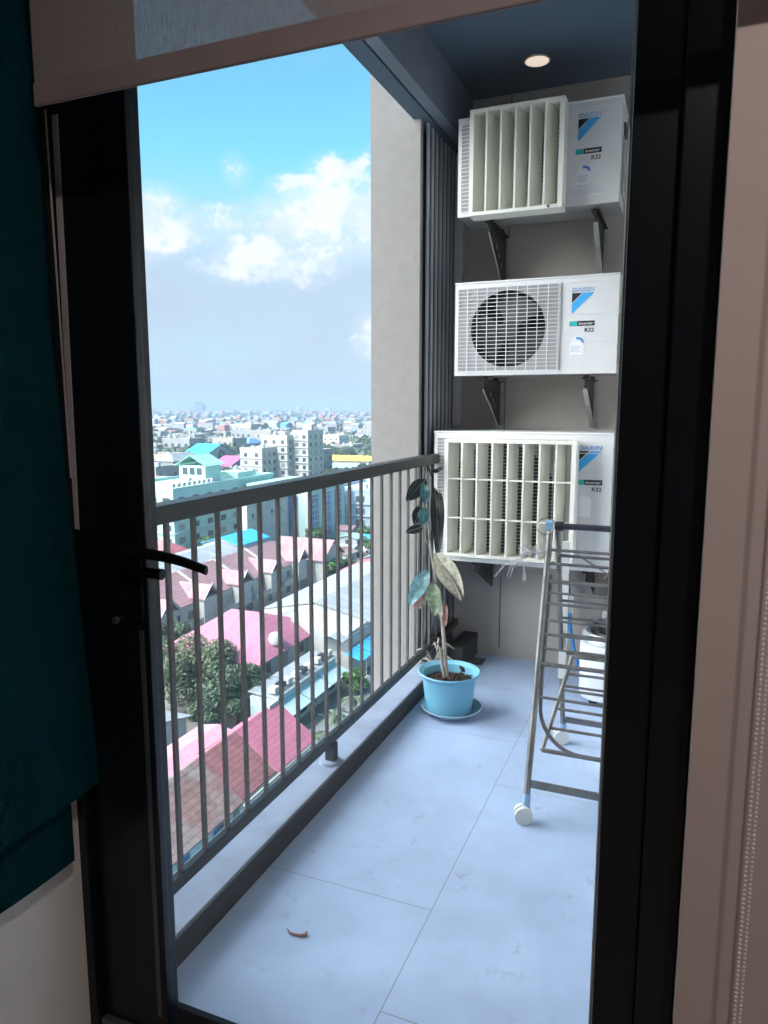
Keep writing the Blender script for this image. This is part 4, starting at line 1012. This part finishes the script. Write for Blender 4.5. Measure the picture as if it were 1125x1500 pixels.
house('white gabled house at the far end of the mauve terrace', -78, -66, 128.0, 137.0, 6.5, 10.0, 'x', r_mauve, m_cw, 0, .5, ns=2, ne=2)
house('long low hall with a grey roof behind the mauve terrace', -98, -87, 108, 131, 6.4, 7.8, 'y', roofmat('dull_grey_roof', (.22, .25, .29), 'Y', 1.2, .15, .16, .3), ns=2, ne=4, cat='hall', name='hall')
house('vivid blue roofed shed behind the mauve terrace by the cream block', -98, -88.5, 132.0, 144.0, 7.2, 8.8, 'y', r_blue, oh=.4, cat='shed', name='shed')
house('small mint roofed shed at the near end of the long grey hall', -92, -83.9, 88, 97.5, 6.4, 7.4, 'y', r_mint, oh=.4, cat='shed', floors=1, name='shed')
house('brick red hip roofed cottage before the mint apartment block', -108, -99, 119, 128, 6.0, 9.0, 'x', r_red, m_cw, 3.5, .8)

# --- apartment blocks ------------------------------------------------
def block(label, vols, wm, floors_h=3.2, cat='building', sp=(3.0, 3.0), ww=(1.3, 1.4), pm=None, name='apartment_block', trimm=None, maxw=90):
    x0, x1, y0, y1, h = vols[0]
    t = thing(name, label, cat, ((x0+x1)/2, (y0+y1)/2, GZ))
    n = 0
    for (x0, x1, y0, y1, h) in vols:
        MB().box((x0, y0, GZ), (x1, y1, GZ+h)).build('wall', wm, t)
        pa = MB(); z = GZ+h
        pa.box((x0-.15, y0-.15, z-.3), (x1+.15, y0+.15, z+.7)); pa.box((x0-.15, y1-.15, z-.3), (x1+.15, y1+.15, z+.7))
        pa.box((x0-.15, y0+.15, z-.3), (x0+.15, y1-.15, z+.7)); pa.box((x1-.15, y0+.15, z-.3), (x1+.15, y1-.15, z+.7))
        pa.build('parapet', trimm or wm, t)
        FOOT.append((x0, x1, y0, y1))
        if h > 9:
            lg = MB()
            for f in range(1, int(h/floors_h)):
                zl = GZ+h-f*floors_h-.45
                lg.box((x0-.12, y0-.55, zl), (x1+.55, y0-.001, zl+.14)); lg.box((x1+.001, y0, zl), (x1+.55, y1, zl+.14))
            lg.build('ledge', wm, t)
            for q in range(3):
                tx, ty = wrng.uniform(x0+2, x1-2), wrng.uniform(y0+2, y1-2)
                if wrng.random() < .5: MB().lathe((tx, ty, z), [(.9, .0), (.95, .3), (.95, 1.7), (.5, 2.1), (0, 2.15)], 14).build('roof_tank', m_fw0, t)
                else: MB().box((tx-.8, ty-.6, z+.001), (tx+.8, ty+.6, z+1.2)).build('roof_box', m_fw0, t)
        fl = max(1, int((h-1.2)/floors_h))
        for f in range(fl-1, -1, -1):
            zz = GZ+h-(fl-f)*floors_h+.2
            nx = max(1, int((x1-x0)/sp[0])); ny = max(1, int((y1-y0)/sp[1]))
            for i in range(nx):
                if n >= maxw: break
                n += 1; win_south(t, x0+(x1-x0)*(i+.5)/nx, zz, y0, ww[0], ww[1], pm)
            for i in range(ny):
                if n >= maxw: break
                n += 1; win_east(t, y0+(y1-y0)*(i+.5)/ny, zz, x1, ww[0], ww[1], pm)
    return t
m_mint = mat('mint_wall_paint', (.31, .48, .46), .75, 0, .06, .3, dirt=.12)
mb_ = block('mint green apartment block with a small gabled roof house on top', [(-132, -112, 140, 186, 17.2)], m_mint, 3.3, sp=(4.0, 5.2), ww=(2.2, 1.4))
ph = MB().box((-126, 160.5, GZ+17.2), (-117.5, 167.5, GZ+21.6)).build('roof_house', m_mint, mb_)
roof_mesh(-126, -117.5, 160.5, 167.5, GZ+21.6, GZ+24.4, 'y', 0, 1.0).build('roof_house_roof', roofmat('green_tile_roof', (.24, .46, .38), 'Z', .3, .12, .1), ph)
for x in (-124, -121.7, -119.4): MB().box((x-.7, 160.3, GZ+19.2), (x+.7, 160.49, GZ+21)).build('roof_house_window', m_glass, ph)
tk = MB()
for i in range(9): tk.box((-114, 141+i*2.0, GZ+17.9), (-112.8, 142+i*2.0, GZ+18.8))
tk.build('roof_plant', m_cw, mb_)
MB().box((-122, 172, GZ+17.2), (-115, 180, GZ+19.0)).build('stair_house', m_mint, mb_)
m_cb = mat('cream_block_paint', (.40, .38, .35), .8, 0, .06, .4, dirt=.15)
cb = thing('cream_block', 'tall blank cream wall block with panel lines and a grey pilaster', 'building', (-104, 156, GZ))
MB().box((-99.5, 148.5, GZ), (-97, 168.5, GZ+14.8)).build('wall', m_cb, cb)
pn = MB()
for z in (3.2, 6.4, 9.6, 12.8): pn.box((-96.99, 148.6, GZ+z), (-96.9, 166.4, GZ+z+.22))
pn.build('panel_lines', mat('panel_line_grey', (.30, .28, .26), .9), cb)
MB().box((-96.99, 155.2, GZ), (-96.2, 158.2, GZ+13.8)).build('pilaster', mat('pilaster_grey', (.34, .34, .35), .8), cb)
MB().box((-99.8, 148.2, GZ+14.8), (-96.7, 168.8, GZ+15.5)).build('parapet', m_cw, cb)
for y in (151, 160, 164.5): win_east(cb, y, GZ+10.2, -97, .9, .9)
m_bg = mat('blue_window_glass', (.10, .17, .34), .12, 0, .4, .5)
gb_ = thing('office_block', 'white and mint office block with tall bands of blue windows', 'building', (-98, 180, GZ))
MB().box((-110, 169.5, GZ), (-91.5, 192, GZ+15.2)).build('wall', mat('pale_mint_paint', (.34, .44, .43), .75, 0, .06, .4, dirt=.1), gb_)
MB().box((-110.4, 169.1, GZ+15.2), (-91.1, 192.4, GZ+16.4)).build('roof_slab', r_mint, gb_)
for i, y in enumerate((173.2, 180.6, 187.4)):
    w_ = MB().box((-91.49, y-2.0, GZ+1.4), (-91.3, y+2.0, GZ+13.6)).build('window_band', m_bg, gb_)
    mm = MB()
    for z in range(8): mm.box((-91.29, y-2.0, GZ+1.6+z*1.6), (-91.18, y+2.0, GZ+1.85+z*1.6))
    for q in (-.7, .7): mm.box((-91.17, y+q-.06, GZ+1.4), (-91.1, y+q+.06, GZ+13.6))
    mm.build('mullions', m_pale, w_)
for x in (-106, -101, -96):
    MB().box((x-1.4, 169.3, GZ+1.4), (x+1.4, 169.49, GZ+13.6)).build('window_band', m_bg, gb_)
m_bgw = mat('blue_grey_wall', (.32, .40, .50), .75, 0, .08, .4, dirt=.15)
bb = block('blue grey block with dark openings beside the office block', [(-98, -85, 196, 222, 12.5), (-84.8, -78, 200, 225, 9.5)], m_bgw, 3.6, sp=(4.5, 5), ww=(2.8, 1.8))
house('pink roofed hall behind the blue grey block', -114, -99, 240, 256, 12.0, 16.0, 'y', r_pink, m_cw, 0, .6, cat='hall', name='hall')
def at_d(px, D, h):
    """ground point straight below pixel column px at distance D"""
    r = ray(px, 597); a = Vector((r.x, r.y)).normalized(); return a.x*D, a.y*D
x, y = at_d(388, 300, 0)
wb = block('tall white apartment building of stepped blocks and many windows', [(x-7, x+3, y-8, y+3, 20.5), (x-4, x+8, y+3.2, y+13, 25.2), (x+8.2, x+15, y+8, y+22, 27.2)], mat('white_tower_paint', (.40, .395, .38), .75, 0, .05, .3, dirt=.1), 3.1, sp=(3.4, 3.6), ww=(1.5, 1.5), maxw=98)
MB().box((x+9, y+15, GZ+27.2), (x+13, y+20, GZ+30)).build('lift_house', m_cw, wb)
MB().box((x+1, y+7, GZ+25.2), (x+5, y+11, GZ+27.2)).build('stair_house', m_cw, wb)
def near_block(px0, px1, D, h, label, wm, roof=None, depth=12, **kw):
    x0, y0 = at_d(px0, D, h); x1, y1 = at_d(px1, D, h)
    w = max(6, math.hypot(x1-x0, y1-y0)*.9)
    xc, yc = (x0+x1)/2, (y0+y1)/2
    if roof:
        return house(label, xc-w/2, xc+w/2, yc, yc+depth, h-roof[1], h, roof[2], roof[0], wm, roof[3], 1.0, cat='building', floors=3, **kw)
    return block(label, [(xc-w/2, xc+w/2, yc, yc+depth, h)], wm, 3.2, sp=(4, 4), **kw)
near_block(222, 255, 330, 17, 'grey white three storey school block at the left behind the mint block', m_cw, (r_grey, 3.0, 'y', 5.0), 22)
near_block(262, 306, 420, 16.5, 'white hall under a wide turquoise gable roof', m_cw, (r_teal, 5.0, 'x', 0), 26)
near_block(304, 338, 380, 12, 'long magenta roofed hall before the peach block', m_cw, (roofmat('magenta_roof', (.42, .09, .24), 'X', 1.2, .1, .1), 4.5, 'x', 0), 24)
near_block(334, 366, 520, 16, 'peach walled block under a blue hipped roof', mat('peach_paint', (.66, .36, .28), .8), (roofmat('dusty_blue_roof', (.10, .22, .46), 'X', 1.2, .1, .1), 4.0, 'x', 6.0), 22)
near_block(330, 372, 800, 19, 'stepped cream block standing above the peach block', m_ccream, None, 20)
near_block(465, 548, 400, 10.5, 'long low building with a yellow and blue roof edge', m_cw, (roofmat('yellow_roof', (.72, .46, .06), 'X', 2.0, .1, .1), 2.2, 'x', 0), 16)
near_block(470, 550, 372, 8.0, 'low building with a pale blue roof before the yellow edge', m_cw, (roofmat('pale_blue_roof', (.24, .46, .66), 'X', 2.0, .1, .1), 2.0, 'x', 0), 14)
near_block(460, 500, 520, 17, 'pinkish white block of flats right of the white tower', mat('pinkish_white', (.66, .54, .52), .8, 0, .05, .4), None, 16)
near_block(505, 545, 640, 12, 'cream row building in the middle distance near the column', m_ccream, None, 16)
near_block(430, 462, 900, 18, 'grey white flats in the haze behind the white tower', m_cw, None, 18)
m_ftw = mat('far_tower_paint', (.07, .085, .12), .8)
x, y = at_d(290, 3900, 0)
ft = thing('distant_tower', 'lone hazy twin tower standing on the horizon', 'tower', (x, y, GZ))
MB().box((x-22, y, GZ), (x+4, y+30, GZ+66)).build('main_block', m_ftw, ft)
MB().box((x+4.1, y, GZ), (x+26, y+30, GZ+56)).build('side_block', m_ftw, ft)
for px, D, h in ((436, 5200, 44), (350, 6000, 46), (512, 5600, 46), (480, 4600, 40)):
    x, y = at_d(px, D, 0)
    t = thing('distant_tower', {436: 'faint grey tower on the horizon above the white building', 350: 'faint grey tower on the horizon left of centre', 512: 'faint grey tower on the horizon nearest the column', 480: 'faint wide grey block on the horizon right of centre'}[px], 'tower', (x, y, GZ))
    MB().box((x-14, y, GZ), (x+14, y+28, GZ+h)).build('main_block', m_bgw, t)
    MB().box((x-6, y+8, GZ+h), (x+6, y+20, GZ+h+5)).build('roof_block', m_bgw, t)

# --- trees ------------------------------------------------------------
def crown_mb(n, clumps, size, seed):
    rn = np.random.RandomState(seed); mb = MB(); vs = []; fs = []
    tot = sum(c[3] for c in clumps)
    for (cx, cy, cz, r) in clumps:
        k = int(n*r/tot)
        d = rn.normal(size=(k, 3)); d /= np.linalg.norm(d, axis=1)[:, None]
        rr = r*(0.62+0.42*rn.rand(k))
        p = np.array([cx, cy, cz])+d*rr[:, None]*np.array([1, 1, .82])
        a = rn.normal(size=(k, 3))*.55+d*.7; a /= np.linalg.norm(a, axis=1)[:, None]
        b = np.cross(a, rn.normal(size=(k, 3))); b /= np.linalg.norm(b, axis=1)[:, None]
        c = np.cross(a, b)
        s = size*(.6+.8*rn.rand(k))[:, None]
        for i in range(k):
            o = len(vs); vs += [p[i]-b[i]*s[i]*1.2, p[i]+c[i]*s[i]*.6, p[i]+b[i]*s[i]*1.2, p[i]-c[i]*s[i]*.6]; fs.append((o, o+1, o+2, o+3))
    mb.add(vs, fs); return mb
lf = [leafmat('foliage_olive_green', (.115, .14, .085)), leafmat('foliage_deep_green', (.07, .105, .065)), leafmat('foliage_fresh_green', (.07, .15, .045), .5, .5)]
m_bark = mat('tree_bark', (.16, .125, .10), .9, 0, .3, 3)
def tree(label, x, y, h, r, n, seed, fm, group=None, size=.28, name='tree', z0=GZ):
    rn = random.Random(seed)
    t = thing(name, label, 'tree', (x, y, z0), group)
    tr = MB(); th = h*.45
    tr.tube([(x, y, z0), (x+.1*r, y, z0+th*.6), (x, y+.1*r, z0+th*1.2)], [.05*r+.12, .04*r+.09, .03*r+.05], 7)
    cl = [(x, y, z0+h-r*.75, r*.62)]
    for i in range(9):
        a = i*2.4+rn.random(); q = rn.uniform(.35, .8)*r; zz = z0+h*.42+rn.random()*(h*.5)
        c = (x+q*math.cos(a), y+q*math.sin(a), min(zz, z0+h-r*.4), r*rn.uniform(.30, .5)); cl.append(c)
        tr.tube([(x, y, z0+th*.8), ((x+c[0])/2, (y+c[1])/2, (z0+th+c[2])/2+.2), c[:3]], [.02*r+.05, .015*r+.03, .02], 5)
    tr.build('trunk', m_bark, t)
    crown_mb(n, cl, size, seed).build('crown', fm, t, smooth=False)
    return t
for i, (px, py, h, r, fi, lb) in enumerate(((300, 965, 9.5, 5.0, 0, 'big rounded olive green tree below the crimson roof, centre of its group'), (258, 975, 8.5, 4.6, 0, 'olive green tree at the left of the group beside the door edge'),
        (350, 990, 8.0, 3.8, 1, 'dark green tree at the right of the group by the white wall'), (262, 925, 7.5, 3.0, 1, 'dark green tree behind the olive tree group'), (375, 1010, 5.2, 2.2, 1, 'low dark bushy tree at the foot of the crimson roofed house'), (320, 1010, 7.0, 3.4, 1, 'dark lower tree in front of the olive tree group'))):
    c = G(px, py, h*.6); tree(lb, c.x+1.2, c.y-2.6, h, r*.92, 9000, 40+i, lf[fi], 'trees below the crimson roof', .17)
for i, (px, py, h, r, fi, lb) in enumerate(((365, 772, 8, 3.6, 0, 'olive tree before the mint apartment block'), (352, 778, 6, 2.8, 2, 'small fresh green tree before the mint apartment block'), (480, 838, 6.5, 3.4, 2, 'fresh green tree behind the grey warehouse'), (502, 832, 5.0, 2.6, 2, 'smaller fresh green tree behind the grey warehouse'),
        (236, 790, 5.5, 2.6, 1, 'dark tree beside the brick red cottage'), (436, 800, 5, 2.4, 0, 'olive tree at the foot of the office block'), (520, 1000, 3.5, 1.5, 2, 'small shrub tree along the lane'), (468, 715, 7, 3.2, 1, 'dark tree between white building and office block'))):
    c = G(px, py, h*.5); tree(lb, c.x, c.y, h, r, 2600, 70+i, lf[fi], None, .30)
def palm(label, x, y, h, seed):
    rn = random.Random(seed); t = thing('palm_tree', label, 'palm', (x, y, GZ), 'palms beside the lane')
    MB().tube([(x, y, GZ), (x+.1, y, GZ+h*.5), (x, y, GZ+h)], [.22, .16, .13], 8).build('trunk', m_bark, t)
    fr = MB()
    for i in range(15):
        a = i*2.4; el = rn.uniform(.1, .9); ln = rn.uniform(1.5, 2.3); prev = None
        for q in range(7):
            s = q/6; p = Vector((x+ln*s*math.cos(a), y+ln*s*math.sin(a), GZ+h+ln*(el*s-1.0*s*s)))
            w = .30*math.sin(PI*min(1, s*.9+.12)); sd = Vector((-math.sin(a), math.cos(a), 0))
            cur = (p+sd*w+Vector((0, 0, -w*.5)), p, p-sd*w+Vector((0, 0, -w*.5)))
            if prev: fr.add([*prev, *cur], [(0, 1, 4, 3), (1, 2, 5, 4)])
            prev = cur
    fr.build('fronds', lf[1], t)
for i, (px, py, h, lb) in enumerate(((458, 1080, 4.4, 'bushy palm beside the nearest pink roof corner'), (492, 1045, 3.6, 'palm beside the lane in the middle of the three'), (520, 1022, 3.2, 'small palm beside the lane nearest the column'))):
    c = G(px, py, h); palm(lb, c.x, c.y, h, i)

# parked cars in the car park and lane
def car(label, x, y, rz, cm, group='cars parked below'):
    t = thing('parked_car', label, 'car', (x, y, GZ+.05), group)
    o = Vector((x, y, GZ+.05))
    ca, sa = math.cos(rz), math.sin(rz)
    def tr(p): return Vector((x+p[0]*ca-p[1]*sa, y+p[0]*sa+p[1]*ca, GZ+.05+p[2]))
    prof = [(-2.1, .35), (-2.15, .75), (-1.9, .95), (-1.2, 1.0), (-.75, 1.45), (.8, 1.48), (1.4, .98), (2.05, .85), (2.15, .5), (2.1, .3)]
    def side(pr, w0, w1, zt):
        n = len(pr); vs = [tr((a, s*(w1 if b > zt else w0), b)) for s in (-1, 1) for a, b in pr]
        return MB().add(vs, [tuple(range(n)), tuple(range(2*n-1, n-1, -1))]+[(i, n+i, n+(i+1) % n, (i+1) % n) for i in range(n)])
    side(prof, .86, .72, 1.1).build('body', cm, t)
    side([(-1.22, 1.02), (-.80, 1.40), (.78, 1.42), (1.30, 1.02)], .80, .745, 1.1).build('windows', m_glass, t)
    for a in (-1.35, 1.3):
        for s in (-1, 1):
            vs = [tr((a+.32*math.cos(2*PI*i/14), s*(.80+e), .32+.32*math.sin(2*PI*i/14))) for e in (0, .1) for i in range(14)]
            MB().add(vs, [tuple(range(14)), tuple(range(27, 13, -1))]+[(i, 14+i, 14+(i+1) % 14, (i+1) % 14) for i in range(14)]).build('wheel', m_fan, t)
for (px, py, rz, c, lb) in ((500, 808, .1, (.75, .75, .75), 'white car parked by the blue grey block'), (518, 812, .1, (.08, .09, .11), 'dark car parked by the blue grey block'), (532, 806, .1, (.72, .72, .74), 'pale car parked nearest the column side of the blue block'), (530, 1002, 1.57, (.65, .66, .68), 'silver car parked in the lane'), (300, 905, 0, (.70, .71, .72), 'white car in the yard before the terrace'), (262, 918, .2, (.45, .06, .10), 'red car in the yard before the terrace')):
    c3 = G(px, py, .5); car(lb, c3.x, c3.y, rz, mat('car_paint_%d' % px, c, .3, .1, .02))

# --- sheds and shrubs crowded between the near houses ------------------------
FOOT += [(-44.5, -33.5, 60, 130), (-39, -31, 45, 58), (-57.5, -40, 83, 127), (-100, -96, 148, 169), (-110, -91, 169, 193), (-40, -33, 28, 240), (-70, -66, 78, 127), (-74, -52, 58, 72)]
rnd = random.Random(31)
def clear(x, y, r): return all(x+r < a or x-r > b or y+r < c or y-r > d for a, b, c, d in FOOT)
shp = []
for i, (rm, lb) in enumerate(((r_grey, 'small grey sheet roofed lean-to among the near houses'), (r_mauve, 'small mauve roofed lean-to among the near houses'), (r_mint, 'small mint sheet roofed lean-to among the near houses'), (r_brown, 'small weathered brown roofed lean-to among the near houses'), (r_blue, 'small blue sheet roofed lean-to among the near houses'))):
    for _ in range(60):
        x, y = rnd.uniform(-135, -42), rnd.uniform(92, 205)
        if clear(x, y, 3.4): break
    shp.append(house(lb, x-2.6, x+2.6, y-2.1, y+2.1, 2.9, 3.6, 'y', rm, m_fw0, 0, .4, ns=1, ne=1, cat='lean-to', floors=1, name='lean_to', group='lean-tos among the near houses'))
for i in range(52):
    for _ in range(40):
        x, y = rnd.uniform(-140, -42), rnd.uniform(60, 215)
        if clear(x, y, 3.0): break
    else: continue
    sc = rnd.uniform(.7, 1.35); copy_thing(rnd.choice(shp), (x, y, GZ), rnd.choice((0, PI/2)), (sc, sc, rnd.uniform(.8, 1.3))); FOOT.append((x-2*sc, x+2*sc, y-2*sc, y+2*sc))
shr = [tree('small green garden tree among the near houses', -64, 75, 4.2, 2.0, 900, 300, lf[2], 'garden trees among the near houses', .24)]
for i in range(42):
    for _ in range(40):
        x, y = rnd.uniform(-140, -42), rnd.uniform(60, 215)
        if clear(x, y, 1.3): break
    else: continue
    sc = rnd.uniform(.6, 1.5); copy_thing(shr[0], (x, y, GZ), rnd.uniform(0, 6), (sc, sc, sc*rnd.uniform(.8, 1.2)))

# --- farther town: copied houses and trees, then one far mass --------------
protos = []
m_fw = mat('far_wall_paint', (.235, .235, .235), .85, 0, .15, .05)
m_fc = mat('far_cream_paint', (.27, .245, .215), .85, 0, .15, .05)
far_roofs = [(roofmat('far_grey_roof', (.22, .24, .26), 'X', 2, .1, .1), 0), (roofmat('far_red_roof', (.34, .14, .12), 'X', 2, .1, .1), 1), (roofmat('far_blue_roof', (.10, .28, .50), 'X', 2, .1, .1), 2), (roofmat('far_white_roof', (.33, .335, .345), 'X', 2, .1, .1), 3), (roofmat('far_brown_roof', (.24, .18, .15), 'X', 2, .1, .1), 4)]
rnd = random.Random(99)
used = []
lbls = ['small grey roofed house in the hazy town', 'small red roofed house in the hazy town', 'small blue roofed house in the hazy town', 'small pale roofed house in the hazy town', 'small brown roofed house in the hazy town', 'white flat topped block in the hazy town', 'cream flat topped block in the hazy town']
def spread(D0, D1):
    px = rnd.uniform(150, 575); D = math.sqrt(rnd.uniform(D0*D0, D1*D1)); return at_d(px, D, 0)
busy = [(-123, 163, 34), (-104, 157, 14), (-100, 181, 17), (-89, 210, 22), (-106, 248, 15)]
x, y = at_d(388, 300, 0); busy.append((x+8, y+8, 26))
for px, D, w in ((238, 335, 26), (284, 430, 34), (320, 390, 26), (350, 530, 26), (350, 800, 36), (505, 400, 36), (505, 375, 30), (480, 525, 24), (525, 645, 24), (446, 905, 28)):
    x, y = at_d(px, D, 0); busy.append((x, y+8, w*.7))
def free(x, y, r):
    return all((x-a)**2+(y-b)**2 > (c+r)**2 for a, b, c in busy)
cnt = [0]*7
for i in range(280):
    for _ in range(12):
        x, y = spread(205, 760) if i < 200 else spread(700, 1050)
        if free(x, y, 8): break
    else: continue
    busy.append((x, y, 5.5))
    k_ = rnd.choice([0, 0, 1, 2, 3, 3, 4, 5, 5, 6])
    loc = (x, y, GZ)
    if cnt[k_] == 0:
        g_ = 'small houses of the hazy town'
        if k_ < 5: t = house(lbls[k_], x-6, x+6, y-5, y+5, 5.5, 8.0, 'x', far_roofs[k_][0], m_fw, 0, .7, ns=3, ne=2, group=g_)
        else:
            t = block(lbls[k_], [(x-8, x+8, y-6, y+6, 11.5)], m_fw if k_ == 5 else m_fc, 3.2, sp=(4, 4), ww=(1.7, 1.5)); t['group'] = g_
        protos.append((k_, t)); cnt[k_] = 1
    else:
        p = [q for kk, q in protos if kk == k_][0]
        s = rnd.uniform(.75, 1.35)
        copy_thing(p, loc, rnd.choice([0, 0, PI/2, rnd.uniform(-.3, .3)]), (s, s, s*rnd.uniform(.8, 1.25)))
tp0 = []
for i in range(3):
    x, y = spread(230, 300)
    tp0.append(tree('dark green tree among the houses of the hazy town', x, y, 8, 4.0, 700, 200+i, lf[[1, 1, 0][i]], 'trees of the hazy town', .62))
for i in range(285):
    for _ in range(8):
        x, y = spread(210, 620) if i < 170 else spread(500, 1000)
        if free(x, y, 3.0): break
    s = rnd.uniform(.7, 1.5)
    copy_thing(rnd.choice(tp0), (x, y, GZ), rnd.uniform(0, 6), (s*1.15, s*1.15, s))

def far_mass(name, n, D0, D1, cols, kind):
    rn = random.Random(hash(name) % 1000 if False else len(name)*31)
    mbs = [MB() for _ in cols]
    for i in range(n):
        px = rn.uniform(120, 600); q = rn.random(); D = D0*(D1/D0)**(q**1.0)
        x, y = at_d(px, D, 0)
        gr = .5+.5*math.sin(x*.004+1.3)*math.cos(y*.0031)+rn.uniform(-.3, .3)
        if kind == 'town':
            w, d, h = rn.uniform(6, 15), rn.uniform(6, 14), rn.choice([5, 6, 6, 7, 8, 10, 13, 18])
            if D > 2500: w *= 1.8; d *= 1.8; h *= 1.25
            mb = rn.choice(mbs)
            mb.box((x-w/2, y-d/2, GZ), (x+w/2, y+d/2, GZ+h))
            if rn.random() < .55:
                mb.add([(x-w/2-.4, y-d/2-.4, GZ+h), (x+w/2+.4, y-d/2-.4, GZ+h), (x+w/2+.4, y+d/2+.4, GZ+h), (x-w/2-.4, y+d/2+.4, GZ+h), (x-w/2-.4, y, GZ+h+2.4), (x+w/2+.4, y, GZ+h+2.4)], [(0, 1, 5, 4), (2, 3, 4, 5), (1, 2, 5), (3, 0, 4)])
        else:
            if gr < .27: continue
            r = rn.uniform(5, 11)*(1.6 if D > 2200 else 1); h = rn.uniform(7, 12)*(1.3 if D > 2200 else 1)
            m_ = 14; vs = []
            for j in range(m_):                                  # a loose clump of leaf sized facets
                a = rn.uniform(0, 2*PI); e = rn.uniform(-.2, 1); rr = r*rn.uniform(.5, 1)
                c = Vector((x+rr*math.cos(a)*math.sqrt(max(0, 1-e*e)), y+rr*math.sin(a)*math.sqrt(max(0, 1-e*e)), GZ+h*.55+h*.5*e))
                u1 = Vector((rn.uniform(-1, 1), rn.uniform(-1, 1), rn.uniform(-.6, .6)))*r*.42; u2 = Vector((rn.uniform(-1, 1), rn.uniform(-1, 1), rn.uniform(0, 1)))*r*.36
                mbs[0].add([c-u1, c+u2, c+u1, c-u2], [(0, 1, 2, 3)])
    return mbs
cols = [m_fw, m_fc, far_roofs[0][0], far_roofs[1][0], far_roofs[3][0], far_roofs[4][0], far_roofs[2][0]]
mbs = far_mass('far_town', 3000, 800, 9500, cols, 'town')
me_all = MB(); idx = []
for i, mb in enumerate(mbs):
    n0 = len(me_all.f); me_all.add(mb.v, mb.f); idx += [i]*(len(me_all.f)-n0)
o = me_all.build('distant_town', cols[0], None, smooth=False)
for c in cols[1:]: o.data.materials.append(c)
o.data.polygons.foreach_set('material_index', idx)
struct(o, 'stuff')
struct(far_mass('far_woods', 8500, 420, 9500, [0], 'woods')[0].build('distant_woods', lf[1], None, smooth=False), 'stuff')

# --- the air between -----------------------------------------------------
m_hz, t_, b_ = newmat('hazy_air')
t_.nodes.remove(b_)
pv = N('ShaderNodeVolumePrincipled', t_)
pv.inputs['Color'].default_value = (.33, .43, .58, 1); pv.inputs['Density'].default_value = HAZE
L(pv.outputs[0], t_.nodes['Material Output'].inputs['Volume'], t_)
struct(box('haze', (-15500, -700, GZ-1), (1000, 15500, 45), m_hz), 'stuff')
